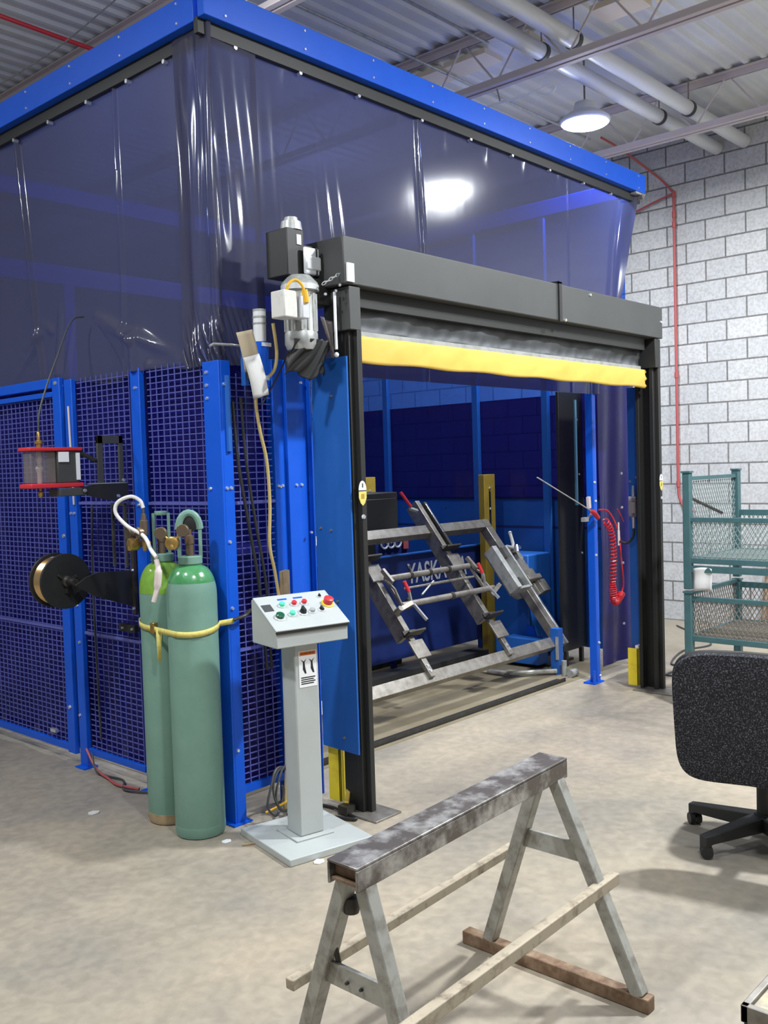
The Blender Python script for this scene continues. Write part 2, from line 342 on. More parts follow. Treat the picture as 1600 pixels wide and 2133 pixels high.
def wpipe(y, z, lab):
    t = thing('insulated_pipe', (4, y, z), lab, 'pipe', 'white ceiling pipes')
    MB().tube([(-6, y, z), (9.24, y, z)], 0.06, 20).build('pipe_run', 'pipe_white', t)
    for x in (6.14, 8.02, 4.2):
        MB().cyl((x-0.02, y, z), (x+0.02, y, z), 0.067).build('band', 'char', t)
        MB().cyl((x, y, z+0.06), (x, y, 4.92), 0.006, n=6).build('hanger', 'steel', t)
wpipe(3.87, 4.655, 'white wrapped ceiling pipe directly above the round lamp, nearer the blue enclosure')
wpipe(3.60, 4.655, 'white wrapped ceiling pipe farther from the blue enclosure')

def lamp(x, y, z, lab):
    t = thing('bay_lamp', (x, y, z-0.15), lab, 'lamp', 'round high bay lamps')
    T = Tr(x, y, z)
    MB().lathe([(0.19, -0.13), (0.2, -0.12), (0.2, -0.1), (0.15, -0.06), (0.09, -0.03), (0.08, 0.03), (0.03, 0.05)], 32, T).build('lamp_housing', 'pipe_white', t)
    MB().lathe([(0.172, -0.139), (0.172, -0.131)], 32, T).build('light_disc', 'led', t)
    MB().cyl((x, y, z+0.05), (x, y, 4.92), 0.008, n=8).build('hanger', 'steel', t)
lamp(6.95, 3.99, 4.5, 'glowing round lamp hanging above the right end of the blue beam')
lamp(7.56, 1.27, 4.5, 'round ceiling lamp outside the right edge, seen only as a reflection in the dark curtain')

# thin lines on the ceiling
o = MB().tube(smoothpath([(2.6, 6.14, 4.72), (3.87, 6.15, 4.7), (4.2, 6.15, 4.71)]), 0.016, 8).build('sprinkler_pipe', 'red'); tag(o, 'thin red pipe under the deck at the top left corner', 'pipe')
o = MB().tube(smoothpath([(3.66, 8.5, 4.72), (3.635, 7.1, 4.68), (3.6, 6.2, 4.66), (3.56, 5.4, 4.7), (3.5, 4.4, 4.75)]), 0.006, 6).build('ceiling_cable', 'alu'); tag(o, 'thin pale cable sagging across the ceiling at the upper left', 'cable')
def conduit(y, z, x0, x1, lab):
    t = thing('electrical_conduit', ((x0+x1)/2, y, z), lab, 'conduit')
    MB().tube([(x0, y, z), (x1, y, z)], 0.011, 8).build('conduit_run', 'alu', t)
conduit(4.66, 4.7, 2.9, 8.2, 'thin straight conduit running just above the blue front beam')
conduit(4.25, 4.8, 2.9, 6.0, 'thin conduit halfway between the blue beam and the white pipes')
t = thing('hanging_wire_loop', (6.15, 4.1, 4.38), 'twisted white wire ending in an open loop below the roof joist', 'wire')
MB().tube(smoothpath([(6.137, 4.36, 4.40), (6.16, 4.1, 4.40), (6.18, 3.95, 4.41), (6.2, 3.86, 4.43), (6.2, 3.80, 4.40), (6.2, 3.86, 4.37), (6.18, 3.95, 4.41)]), 0.008, 6).build('wire_strand', 'white', t)
MB().cyl((6.1, 4.22, 4.39), (6.05, 4.22, 4.5), 0.006, n=6).build('wire_tie', 'steel', t)

# red line on the block wall
t = thing('wall_air_line', (9.2, 4.3, 1.2), 'red air line dropping down the block wall and hooking at the bottom', 'pipe')
MB().tube(smoothpath([(9.2, 4.30, 4.33), (9.2, 4.30, 3.2), (9.2, 4.30, 2.2), (9.2, 4.30, 1.4), (9.2, 4.28, 1.24), (9.2, 4.22, 1.15), (9.2, 4.12, 1.12)]), 0.014, 10).build('drop_pipe', 'red_pipe', t)
MB().tube(smoothpath([(9.2, 4.31, 4.33), (9.1, 4.42, 4.48), (8.7, 4.6, 4.7), (8.4, 4.65, 4.76)]), 0.012, 8).build('feed_pipe', 'red_pipe', t)
MB().tube(smoothpath([(9.2, 4.31, 4.31), (9.2, 4.6, 4.24), (9.2, 5.1, 4.1)]), 0.01, 8).build('branch_pipe', 'red_pipe', t)
mb = MB()
for z in (4.3, 4.1, 4.0, 2.5, 1.4): mb.cyl((9.2, 4.3, z-0.03), (9.2, 4.3, z+0.03), 0.02)
mb.build('pipe_coupling', 'red_pipe', t)
t = thing('floor_cable', (7.8, 3.2, 0), 'thin grey cable wriggling over the floor behind the right black post', 'cable')
MB().tube(smoothpath([(8.9, 4.2, 0.008), (8.2, 3.55, 0.008), (7.75, 3.6, 0.008), (7.2, 3.45, 0.008), (7.15, 3.3, 0.008), (6.8, 3.3, 0.008), (6.9, 3.1, 0.008)]), 0.008, 6).build('cable', 'char', t)

# ------------------------------------------------------------------ enclosure: upper beams
X0, X1, YF, YB = 2.8, 7.05, 3.55, 6.7
def hbeam(p0, p1, out, lab, name='top_beam'):          # box beam with bolts, out = outward normal
    p0 = Vector(p0); p1 = Vector(p1); mid = (p0+p1)/2
    t = thing(name, mid, lab, 'beam', 'blue top beams of the enclosure')
    MB().bar(p0, p1, 0.05, 0.14).build('beam_body', 'blue', t, bevel=0.003)
    MB().bar(p0-Vector(out)*0.04-Vector((0, 0, 0.1)), p1-Vector(out)*0.04-Vector((0, 0, 0.1)), 0.03, 0.07).build('curtain_track', 'black', t)
    d = (p1-p0); L = d.length; d.normalize(); pts = []; n = int(L/0.48)
    for i in range(n+1):
        for dz in (0.045, -0.045): pts.append(p0+d*(0.12+i*(L-0.24)/n)+Vector((0, 0, dz))+Vector(out)*0.024)
    bolts(MB(), pts, 0.007, out).build('bolt', 'bright', t)
hbeam((X0-0.02, YF, 3.80), (X1, YF, 3.80), (0, -1, 0), 'blue top beam along the front, ending below the lamp')
hbeam((X0, YF+0.05, 3.79), (X0, 8.6, 3.79), (-1, 0, 0), 'blue top beam running back along the left side')
hbeam((X1-0.02, YF+0.05, 3.79), (X1-0.02, YB, 3.79), (1, 0, 0), 'blue top beam of the right side seen through the curtain')
hbeam((X0+0.1, YB+0.03, 3.79), (X1, YB+0.03, 3.79), (0, 1, 0), 'blue rear top beam seen dimly through the left curtain')
t = thing('rear_rail', (4.9, YB, 3.2), 'blue rail below the rear beam seen dimly through the left curtain', 'rail')
MB().box(3.0, YB, 3.12, X1-0.1, YB+0.05, 3.26).build('rail_bar', 'blue', t)
MB().box(3.85, YB, 2.3, 3.93, YB+0.05, 3.12).build('rail_post', 'blue', t)
t = thing('corner_bracket', (7.06, 3.55, 3.7), 'white metal bracket at the right end of the blue front beam', 'bracket')
MB().box(6.9, 3.53, 3.712, 7.05, 3.59, 3.728).build('bracket_plate', 'alu', t); MB().cyl((7.0, 3.52, 3.70), (7.0, 3.60, 3.70), 0.02).build('bracket_pin', 'steel', t)

# ------------------------------------------------------------------ curtains
def ridge(d, wdt, h): return h*math.exp(-(d/wdt)**2)
def hash1(i): return (math.sin(i*12.9898)*43758.5453) % 1.0
def front_w(x, z):                                     # outward bulge (towards -Y) of the front curtain
    v = 0.002*math.sin(x*2.1+z*0.5)+0.0006*math.sin(x*7.3-z*1.1)
    v += ridge(x-4.38-0.02*math.sin(z*3), 0.018, 0.022)+ridge(x-6.02, 0.015, 0.006)
    for i in range(9):
        xc = 3.0+i*0.075; v += ridge(x-xc-(3.7-z)*0.09*(i*0.18), 0.02, 0.007*hash1(i+3))*min(1, max(0, (3.75-z)))
    for i in range(10): v += ridge(x-2.9-i*0.43, 0.03, 0.012)*max(0, (z-3.55)/0.2)   # pulls at the bolts
    return v
mb = MB()
def ff(a, b):
    z = 3.74-b*(3.74-2.15); x = 3.10+a*((7.0-(3.74-z)*0.33-(0.05*math.sin(b*9)*b))-3.10)
    e = max(0, (a-0.93)/0.07)
    return (x, 3.605-front_w(x, z)-0.05*e*math.sin(e*7+z*2), z)
mb.grid(ff, 260, 70)
t = thing('welding_curtain', (5, 3.6, 2.2), 'wide dark blue vinyl curtain above the roller door, reflecting a lamp', 'curtain', 'navy vinyl curtains')
mb.build('curtain_sheet', 'vinyl', t, ang=80)
for x in (3.0, 3.42, 3.85, 4.38, 4.85, 5.3, 5.75, 6.2, 6.6, 6.95): MB().cyl((x, 3.60, 3.66), (x, 3.575, 3.66), 0.011, n=8).build('grommet', 'bright', t)
CREASE = [(4.62, 2.51, 4.27, 2.36, 0.03, 0.035), (4.56, 2.45, 4.26, 2.33, 0.02, 0.02), (4.26, 2.36, 4.24, 2.18, 0.035, 0.045), (3.93, 2.24, 4.2, 2.35, 0.03, 0.025), (3.88, 2.19, 4.15, 2.20, 0.03, 0.02),
          (5.0, 2.60, 5.05, 2.25, 0.04, 0.03), (4.85, 2.54, 4.95, 2.22, 0.03, 0.02), (5.25, 2.56, 5.12, 2.50, 0.025, 0.02), (5.6, 2.25, 5.25, 2.5, 0.03, 0.02)]
def side_w(y, z):
    v = 0.008*math.sin(y*2.7+z*0.9)+0.005*math.sin(y*6.1-z)
    v += ridge(y-4.37-0.006*math.sin(z*4), 0.012, 0.018)
    v += ridge(y-5.4+0.12*(3.4-z)*(1 if z > 2.6 else 1.0), 0.02, 0.03)
    lo = math.exp(-((z-2.3)/0.16)**2)
    v += lo*(0.03*math.exp(-((y-4.25)/0.12)**2)+0.008*math.sin(y*7+z*5))
    for (ya, za, yb, zb, w_, h_) in CREASE:
        L2 = (yb-ya)**2+(zb-za)**2; q = max(0, min(1, ((y-ya)*(yb-ya)+(z-za)*(zb-za))/L2))
        d = math.hypot(y-ya-q*(yb-ya), z-za-q*(zb-za)); v += h_*math.exp(-(d/w_)**2)*(0.35+0.65*q)
    return v
def sf(a, b):
    y = 3.74+a*3.6; z = 3.72-b*(3.72-2.17)
    if b > 0.999: z += 0.02*math.sin(y*8)
    return (2.85-side_w(y, z), y, z)
t = thing('welding_curtain', (2.85, 5.2, 2.2), 'dark blue vinyl curtain over the left mesh fence, rippled along its lower edge', 'curtain', 'navy vinyl curtains')
MB().grid(sf, 320, 110).build('curtain_sheet', 'vinyl', t, ang=80)
for y in (3.9, 4.22, 4.6, 5.0, 5.4, 5.9): MB().cyl((2.845, y, 3.64), (2.815, y, 3.64), 0.011, n=8).build('grommet', 'bright', t)
def cf(a, b):                                          # folded corner curtain: from left face round the corner to the front
    z = 3.74-b*(3.74-2.16); s = a*0.58
    pinch = 1-0.35*math.sin(min(1, b*1.1)*PI/2)*0.5
    if s < 0.26: x, y, nx, ny = 2.82, 3.83-s, -1, 0
    elif s < 0.30:
        t_ = (s-0.26)/0.04*PI/2; x, y = 2.845-0.025*math.cos(t_), 3.57-0.02*math.sin(t_)+0.0; nx, ny = -math.cos(t_), -math.sin(t_)
    else: x, y, nx, ny = 2.845+(s-0.30), 3.55+0.03, 0, -1
    if s >= 0.26: y = max(y, 3.56)
    wv = 0.010*math.sin(s*42+z*1.6+1.5*math.sin(z*1.7))+0.004*math.sin(s*95-z*3)*math.exp(-((s-0.2)/0.12)**2)+0.002*math.sin(z*9+s*30)
    kn = math.exp(-((z-2.22)/0.12)**2); wv += kn*0.02*math.sin(s*190+z*60)
    wv *= (0.45+0.8*math.exp(-((s-0.2)/0.13)**2)); wv = wv*min(1, (3.76-z)*4)
    return (x+nx*wv, y+ny*wv, z)
t = thing('welding_curtain', (2.83, 3.6, 2.2), 'crumpled glossy curtain strip wrapped around the tall front corner', 'curtain', 'navy vinyl curtains')
MB().grid(cf, 150, 160).build('curtain_sheet', 'vinyl', t, ang=80)
# inner curtains on the right side and behind the mesh
def flat_curtain(p, q, z0, z1, lab, m='vinyl_low', amp=0.006):
    p = Vector(p); q = Vector(q); d = q-p; n = Vector((0, 0, 1)).cross(d).normalized(); L = d.length
    t = thing('inner_curtain', ((p.x+q.x)/2, (p.y+q.y)/2, z0), lab, 'curtain', 'inner curtains')
    ph = random.random()*6
    def g(a, b):
        z = z0+b*(z1-z0); s = a*L; wv = amp*(math.sin(s*14+ph+z)+0.6*math.sin(s*31-z*2.1)+0.5*math.sin(z*5+s*9))
        v = p+d*a+n*wv; return (v.x, v.y, z)
    MB().grid(g, int(L*40)+8, 40).build('curtain_sheet', m, t, ang=80)
flat_curtain((2.885, 3.66, 0), (2.885, 7.2, 0), 0.07, 2.2, 'dark blue vinyl sheet hanging behind the left mesh panels', amp=0.009)
flat_curtain((2.88, 3.62, 0), (3.22, 3.62, 0), 0.12, 2.2, 'dark blue vinyl sheet behind the narrow mesh panel right of the corner post', amp=0.006)
flat_curtain((6.40, 3.62, 0), (6.98, 3.62, 0), 0.10, 2.4, 'purple-blue vinyl strip behind the coiled red hose', amp=0.008)
flat_curtain((6.99, 3.7, 0), (6.99, 6.65, 0), 1.36, 2.22, 'dark curtain along the inside of the right wall above the blue sheets', amp=0.003)
flat_curtain((7.02, 3.7, 0), (7.02, 6.65, 0), 2.22, 3.7, 'thin blue curtain above the right inner wall, with backlight in its colour', 'vinyl_backlit', 0.004)

# ------------------------------------------------------------------ mesh fence
def mesh_panel(mb, ax, c, a0, a1, z0, z1, pw=0.052, ph=0.03, th=0.0023):
    z = z0
    while z < z1:
        (mb.box(c-th, a0, z-th, c+th, a1, z+th) if ax == 0 else mb.box(a0, c-th, z-th, a1, c+th, z+th)); z += ph
    a = a0
    while a < a1:
        (mb.box(c-2*th, a-th, z0, c, a+th, z1) if ax == 0 else mb.box(a-th, c-2*th, z0, a+th, c, z1)); a += pw
def side_panel(y0, y1, lab, top=True, z0=0.085, z1=2.2):
    t = thing('safety_fence', (2.83, (y0+y1)/2, z0), lab, 'fence panel', 'mesh panels of the left fence')
    mb = MB(); mesh_panel(mb, 0, 2.83, y0+0.02, y1-0.02, z0+0.02, z1)
    mb.build('wire_mesh', 'wire', t, smooth=False)
    MB().box(2.815, y0, z0, 2.845, y1, z0+0.035).build('bottom_rail', 'blue', t, bevel=0.002)
    for z in (0.77, 1.50): MB().box(2.822, y0, z, 2.838, y1, z+0.015).build('mid_rail', 'wire', t)
    return t
side_panel(4.305, 4.862, 'wire mesh fence panel that carries the black wire spool bracket')
side_panel(3.645, 4.185, 'wire mesh fence panel directly behind the gas cylinders')
t = thing('fence_gate', (2.83, 5.7, 0.07), 'wide blue framed mesh gate at the left edge', 'gate')
mb = MB(); mesh_panel(mb, 0, 2.83, 5.08, 6.6, 0.1, 2.14); mb.build('wire_mesh', 'wire', t, smooth=False)
MB().box(2.812, 5.0, 0.06, 2.84, 5.082, 2.22).build('gate_stile', 'blue', t, bevel=0.003)
MB().box(2.81, 5.085, 2.115, 2.84, 6.6, 2.145).build('top_rail', 'blue', t, bevel=0.003)
MB().box(2.805, 5.085, 2.165, 2.845, 6.6, 2.22).build('top_rail', 'blue', t, bevel=0.003)
MB().box(2.815, 5.085, 0.07, 2.845, 6.6, 0.11).build('bottom_rail', 'blue', t, bevel=0.002)
MB().box(2.822, 5.085, 0.77, 2.838, 6.6, 0.785).build('mid_rail', 'wire', t)
bolts(MB(), [(2.812, 5.04, 0.33), (2.812, 5.04, 2.19), (2.812, 5.02, 1.32)], 0.012, (-1, 0, 0)).build('bolt', 'bright', t)
MB().box(2.79, 5.18, 0.16, 2.81, 5.24, 0.18).build('latch', 'bright', t)
def fpost(x0, y0, x1, y1, z, lab, bl, axis=(-1, 0, 0), foot=True):
    t = thing('fence_post', ((x0+x1)/2, (y0+y1)/2, 0), lab, 'post', 'blue posts of the fence')
    MB().box(x0, y0, 0, x1, y1, z).build('post_body', 'blue', t, bevel=0.003)
    if bl: bolts(MB(), bl, 0.009, axis).build('bolt', 'bright', t)
    if foot: MB().box(x0-0.03, y0-0.01, 0, x1+0.03, y1+0.01, 0.008).build('foot_plate', 'blue', t)
fpost(2.812, 4.872, 2.84, 4.95, 2.2, 'blue fence post beside the mesh gate, behind the wire spool', [(2.812, y_, z_) for y_, z_ in ((4.895, 1.45), (4.93, 1.45), (4.9, 0.72), (4.93, 0.3), (4.91, 0.93))])
fpost(2.808, 4.205, 2.84, 4.285, 2.2, 'blue fence post standing behind the left gas cylinder', [(2.808, 4.22, 1.50), (2.808, 4.25, 1.5), (2.808, 4.24, 2.1)])
t = thing('fence_post', (2.8, 3.57, 0), 'broad blue corner post behind the right gas cylinder', 'post', 'blue posts of the fence')
MB().box(2.772, 3.51, 0, 2.784, 3.63, 2.17).box(2.784, 3.51, 0, 2.84, 3.522, 2.17).box(2.784, 3.56, 0.0, 2.82, 3.60, 2.17).build('post_body', 'blue', t, bevel=0.002)
bolts(MB(), [(2.772, 3.60, 2.12), (2.772, 3.60, 2.06), (2.772, 3.60, 2.0), (2.772, 3.60, 1.58)], 0.009, (-1, 0, 0)).build('bolt', 'bright', t)
bolts(MB(), [(x_, 3.51, z_) for x_, z_ in ((2.80, 2.06), (2.795, 1.58), (2.82, 1.58), (2.80, 1.33), (2.80, 1.02), (2.80, 0.35))], 0.009).build('bolt', 'bright', t)
MB().tube(smoothpath([(2.815, 3.505, 2.10), (2.815, 3.505, 1.9), (2.815, 3.505, 1.75)]), 0.014, 8).build('cable_cover', 'blue_panel', t)
MB().box(2.75, 3.49, 0, 2.86, 3.65, 0.008).build('foot_plate', 'blue', t)
t = thing('safety_fence', (3.0, 3.55, 0.11), 'narrow wire mesh panel between the corner post and the wide blue post', 'fence panel')
mb = MB(); mesh_panel(mb, 1, 3.56, 2.86, 3.12, 0.15, 2.12); mb.build('wire_mesh', 'wire', t, smooth=False)
MB().box(2.855, 3.545, 0.12, 3.125, 3.575, 0.155).build('bottom_rail', 'blue', t)
for z in (0.80, 1.50): MB().box(2.855, 3.55, z, 3.125, 3.565, z+0.015).build('mid_rail', 'wire', t)
# wide post by the door, left
t = thing('fence_post', (3.24, 3.56, 0), 'wide blue folded post just left of the roller door', 'post', 'blue posts of the fence')
MB().box(3.13, 3.55, 0, 3.20, 3.60, 2.2).box(3.20, 3.53, 0, 3.335, 3.60, 2.2).box(3.335, 3.50, 0, 3.345, 3.60, 2.2).build('post_body', 'blue', t, bevel=0.003)
bolts(MB(), [(3.145, 3.55, 1.58), (3.16, 3.55, 1.575), (3.175, 3.55, 1.58), (3.25, 3.53, 1.58), (3.285, 3.53, 1.58), (3.30, 3.53, 2.09), (3.31, 3.53, 0.27), (3.31, 3.5, 1.34)], 0.008).build('bolt', 'bright', t)

def shroud(x, lab, bx, y0=3.20, z1=2.18):
    t = thing('side_shroud', (x, 3.32, 0.3), lab, 'panel', 'blue side panels of the roller door')
    MB().add([(x-0.005+dx, y, z) for dx in (0, 0.01) for (y, z) in ((y0, 0.29), (3.375, 0.30), (3.375, z1), (y0, z1))], [(0, 1, 2, 3), (7, 6, 5, 4), (0, 4, 5, 1), (1, 5, 6, 2), (2, 6, 7, 3), (3, 7, 4, 0)]).build('shroud_sheet', 'blue_panel', t, smooth=False)
    MB().box(x+0.005, 3.365, 0.3, x+0.03, 3.375, z1).build('shroud_flange', 'blue_dark', t)
    bolts(MB(), [(x+0.005*bx, y, z) for y, z in ((3.24, 2.0), (3.27, 1.36), (3.34, 1.37), (3.225, 0.36), (3.24, 1.02))], 0.007, (bx, 0, 0)).build('bolt', 'steel', t)
    return t
shroud(3.232, 'tall blue side panel left of the roller door opening', -1, 3.135)
t = shroud(6.40, 'tall blue side panel inside the right edge of the door opening', -1)

# ------------------------------------------------------------------ roller door
t = thing('roller_door', (4.8, 3.18, 0), 'large dark grey roller door with a yellow bottom bar, rolled up', 'door')
d = MB().box(3.245, 3.13, 0.01, 3.305, 3.155, 2.36).box(3.245, 3.155, 0.01, 3.262, 3.25, 2.36).box(3.262, 3.225, 0.01, 3.32, 3.25, 2.36).box(3.27, 3.10, 0.01, 3.30, 3.13, 2.30).build('side_post', 'black', t, bevel=0.002)
MB().box(3.225, 3.10, 2.30, 3.30, 3.27, 2.50).build('post_head', 'char', t, bevel=0.003)
MB().box(6.315, 3.13, 0.01, 6.39, 3.16, 2.36).box(6.37, 3.16, 0.01, 6.39, 3.26, 2.36).box(6.30, 3.235, 0.01, 6.37, 3.26, 2.36).box(6.35, 3.105, 0.01, 6.385, 3.13, 2.3).build('side_post', 'black', t, bevel=0.002)
MB().box(6.30, 3.10, 2.30, 6.38, 3.27, 2.50).build('post_head', 'black', t, bevel=0.003)
MB().box(3.19, 3.0, 0, 3.37, 3.28, 0.01).build('foot_plate', 'steel', t, bevel=0.002)
MB().box(6.22, 2.98, 0, 6.44, 3.28, 0.01).build('foot_plate', 'steel', t, bevel=0.002)
h = MB().box(3.185, 3.09, 2.505, 6.40, 3.38, 2.725).build('header_box', 'char', t, bevel=0.006)
MB().box(5.02, 3.078, 2.50, 5.05, 3.09, 2.735).box(5.02, 3.078, 2.725, 5.05, 3.385, 2.74).build('header_band', 'black', t)
MB().box(3.33, 3.15, 2.42, 6.24, 3.30, 2.503).build('header_lip', 'black', t)
MB().box(3.20, 3.081, 2.515, 3.245, 3.09, 2.60).build('label_plate', 'white', t)
bolts(MB(), [(5.10, 3.09, 2.515), (6.37, 3.09, 2.62), (5.4, 3.09, 2.70)], 0.01).build('bolt', 'bright', t)
def cur(a, b):
    x = 3.33+a*2.93; z = 2.43-b*0.12
    return (x, 3.205-0.005*math.sin(x*33+3*math.sin(x*3)+b*2)*(0.3+0.7*b)-0.010*math.sin(b*PI*2)-0.006*math.sin(x*9+b)-0.006*math.sin(x*61)*b*b, z+0.004*math.sin(x*14))
cu = MB().grid(cur, 260, 12).build('door_curtain', 'char_fab', t, ang=80, solid=0.004)
MB().box(3.33, 3.185, 2.285, 6.25, 3.225, 2.312).build('bottom_batten', 'alu', t)
def bar(a, b):
    x = 3.33+a*2.94; z = 2.285-b*0.125+0.004*math.sin(x*11+b*4)*b
    return (x+(0.018*math.sin(b*16) if a > 0.99 else 0), 3.175-0.004*math.sin(b*PI)-0.0012*math.sin(x*17+b*5)-0.0008*math.sin(x*41+b*9), z)
mb = MB().grid(bar, 120, 8); mb.build('bottom_bar', 'yellow_fab', t, ang=60, solid=0.012)
# drive unit on the door
t = thing('door_motor', (3.05, 3.25, 2.2), 'grey door motor hanging under a black box at the upper left of the roller door', 'motor')
MB().box(2.99, 3.255, 2.545, 3.095, 3.40, 2.76).build('gearbox_cover', 'black', t, bevel=0.004)
MB().box(3.095, 3.27, 2.53, 3.185, 3.38, 2.70).box(3.06, 3.22, 2.42, 3.23, 3.34, 2.54).build('gearbox', 'black', t, bevel=0.005)
MB().cyl((3.06, 3.30, 2.76), (3.06, 3.30, 2.80), 0.052, 0.046).cyl((3.06, 3.30, 2.80), (3.06, 3.30, 2.82), 0.035, 0.03).build('shaft_cap', 'alu', t)
MB().lathe([(0.02, 2.20), (0.066, 2.205), (0.077, 2.23), (0.077, 2.28), (0.072, 2.29), (0.072, 2.47), (0.084, 2.475), (0.084, 2.51), (0.05, 2.545)], 28, Tr(3.055, 3.25, 0)).build('motor_body', 'alu', t)
mb = MB()
for i in range(14):
    a = i*2*PI/14; mb.bar((3.055+0.073*math.cos(a), 3.25+0.073*math.sin(a), 2.29), (3.055+0.073*math.cos(a), 3.25+0.073*math.sin(a), 2.46), 0.004, 0.012)
mb.build('cooling_fins', 'alu', t)
MB().cyl((3.055, 3.25, 2.475), (3.055, 3.25, 2.50), 0.088).build('flange', 'silver', t)
jb = MB().box(2.865, 3.15, 2.33, 2.945, 3.24, 2.45).build('junction_box', 'offwhite', t, bevel=0.006)
MB().box(2.955, 3.13, 2.33, 3.0, 3.2, 2.43).build('terminal_cover', 'silver', jb, bevel=0.005)
MB().box(3.05, 3.251, 2.69, 3.075, 3.255, 2.735).build('warning_label', 'white', t)
MB().box(3.07, 3.225, 2.555, 3.165, 3.24, 2.68).box(3.075, 3.218, 2.575, 3.17, 3.24, 2.64).build('foil_tag', 'silver', t, bevel=0.008)
MB().tube(smoothpath([(2.89, 3.16, 2.44), (2.895, 3.15, 2.475), (2.925, 3.14, 2.495), (2.955, 3.13, 2.475), (2.975, 3.13, 2.43)]), 0.0065, 8).build('orange_cable', 'orange', t)
MB().cyl((2.97, 3.13, 2.455), (2.98, 3.13, 2.40), 0.014, 0.016, 10).build('cable_plug', 'orange', t)
MB().box(3.14, 3.22, 2.55, 3.146, 3.38, 2.68).build('mounting_plate', 'black', t)
mb = MB()                                              # chain with open links
for i in range(7):
    c0 = Vector((3.085+i*0.022, 3.12, 2.497+i*0.012)); pts = []
    for k in range(8):
        a = k*PI/4; dx = 0.017*math.cos(a)
        o_ = Vector((dx*0.88, 0.007*math.sin(a) if i % 2 else 0, dx*0.45+(0 if i % 2 else 0.007*math.sin(a)))); pts.append(c0+o_)
    mb.tube(pts, 0.0022, 5, closed=True)
mb.build('chain', 'bright', t)
MB().cyl((3.19, 3.16, 2.475), (3.19, 3.16, 2.21), 0.0075, n=10).build('limit_rod', 'white', t)
MB().ball((3.19, 3.16, 2.185), 0.012).build('rod_knob', 'white', t)
bolts(MB(), [(3.185, 3.12, 2.50), (3.178, 3.14, 2.475), (3.12, 3.15, 2.455)], 0.008, (-0.5, -0.8, 0)).build('bolt', 'bright', t)
def bag(a, b):
    x = 2.98+a*0.22-0.03*b*(1-a); z = 2.25-0.165*b+(0.02*math.sin(a*9))*b
    y = 3.22-0.05*math.sin(a*PI)*(1-0.3*b)-0.012*math.sin(a*25+b*9)+0.05*b
    return (x, y, z)
MB().grid(bag, 40, 24).build('torn_plastic_bag', 'rubber', t, ang=80, solid=0.002)
def flap(a, b): return (3.12+a*0.07*(1-b)+b*0.075, 3.19-0.01*math.sin(a*8), 2.36-b*0.17-a*0.02)
MB().grid(flap, 8, 12).build('loose_flap', 'clear', t, ang=80, solid=0.002)

# stack light, arm and hanging papers
t = thing('stack_light', (2.93, 3.38, 2.08), 'white and blue stack light tube beside the door motor', 'lamp')
MB().cyl((2.932, 3.4, 2.25), (2.935, 3.4, 2.39), 0.03).build('white_section', 'pipe_white', t)
MB().cyl((2.935, 3.4, 2.39), (2.935, 3.4, 2.40), 0.031).cyl((2.934, 3.4, 2.36), (2.934, 3.4, 2.368), 0.032).cyl((2.934, 3.4, 2.33), (2.934, 3.4, 2.338), 0.032).build('ring', 'alu', t)
MB().lathe([(0.026, 2.095), (0.026, 2.12), (0.03, 2.13), (0.036, 2.235), (0.036, 2.25)], 24, Tr(2.94, 3.4, 0)).build('blue_section', 'blue', t)
MB().lathe([(0.03, 2.075), (0.03, 2.095)], 20, Tr(2.945, 3.4, 0)).build('mount_foot', 'silver', t)
t_ = MB().box(2.915, 3.364, 2.228, 2.97, 3.369, 2.245); t_.build('label_band', 'white', t)
t = thing('mounting_arm', (2.85, 3.46, 2.2), 'thin metal arm reaching left from behind the hanging papers', 'bracket')
MB().tube([(2.69, 3.46, 2.222), (2.71, 3.46, 2.232), (2.80, 3.44, 2.232), (2.86, 3.44, 2.23)], 0.006, 8).build('arm_rod', 'alu', t)
MB().box(2.855, 3.42, 2.05, 2.875, 3.45, 2.24).build('arm_bracket', 'blue_panel', t)
MB().box(2.86, 3.40, 2.08, 2.90, 3.43, 2.13).build('arm_clamp', 'black', t)
def sheet(T, w_, h_, m, name, lab, curl=0.01):
    o = MB(T).grid(lambda a, b: ((a-0.5)*w_, (b-0.5)*h_, curl*math.sin(b*PI)+0.006*math.sin(a*5)), 8, 10).build(name, m, ang=80, solid=0.0012)
    tag(o, lab, 'paper'); return o
Tp = frame((2.835, 3.365, 2.20), (0.9, -0.25, 0.22), (-0.22, 0.0, 1))
sheet(Tp, 0.085, 0.18, 'manila', 'card_tag', 'beige card hanging beside the blue and white stack light, the upper of two sheets')
Tp = frame((2.862, 3.35, 2.085), (0.9, -0.25, 0.25), (-0.30, 0.0, 1))
sheet(Tp, 0.085, 0.19, 'paper', 'printed_sheet', 'white printed sheet hanging below the beige card')

# cables left of the door
def cable(name, pts, rad, m, lab, cat='cable', n=8):
    o = MB().tube(smoothpath(pts), rad, n).build(name, m); return tag(o, lab, cat)
cable('power_cord', [(2.955, 3.33, 2.33), (2.98, 3.34, 2.2), (2.985, 3.37, 2.12), (2.95, 3.42, 2.06), (2.93, 3.44, 1.99), (2.955, 3.45, 1.85), (3.0, 3.46, 1.7), (3.01, 3.46, 1.5), (3.0, 3.46, 1.3), (3.03, 3.46, 1.15), (3.04, 3.44, 0.9), (3.04, 3.44, 0.3), (3.0, 3.42, 0.02)], 0.008, 'tan_cable', 'long tan cable hanging from the door motor down behind the control pedestal')
cable('power_cord', [(2.84, 3.50, 1.98), (2.86, 3.50, 1.7), (2.91, 3.5, 1.4), (2.96, 3.5, 1.1), (2.99, 3.5, 0.7)], 0.008, 'rubber', 'black cable on the narrow mesh panel, nearer the corner post')
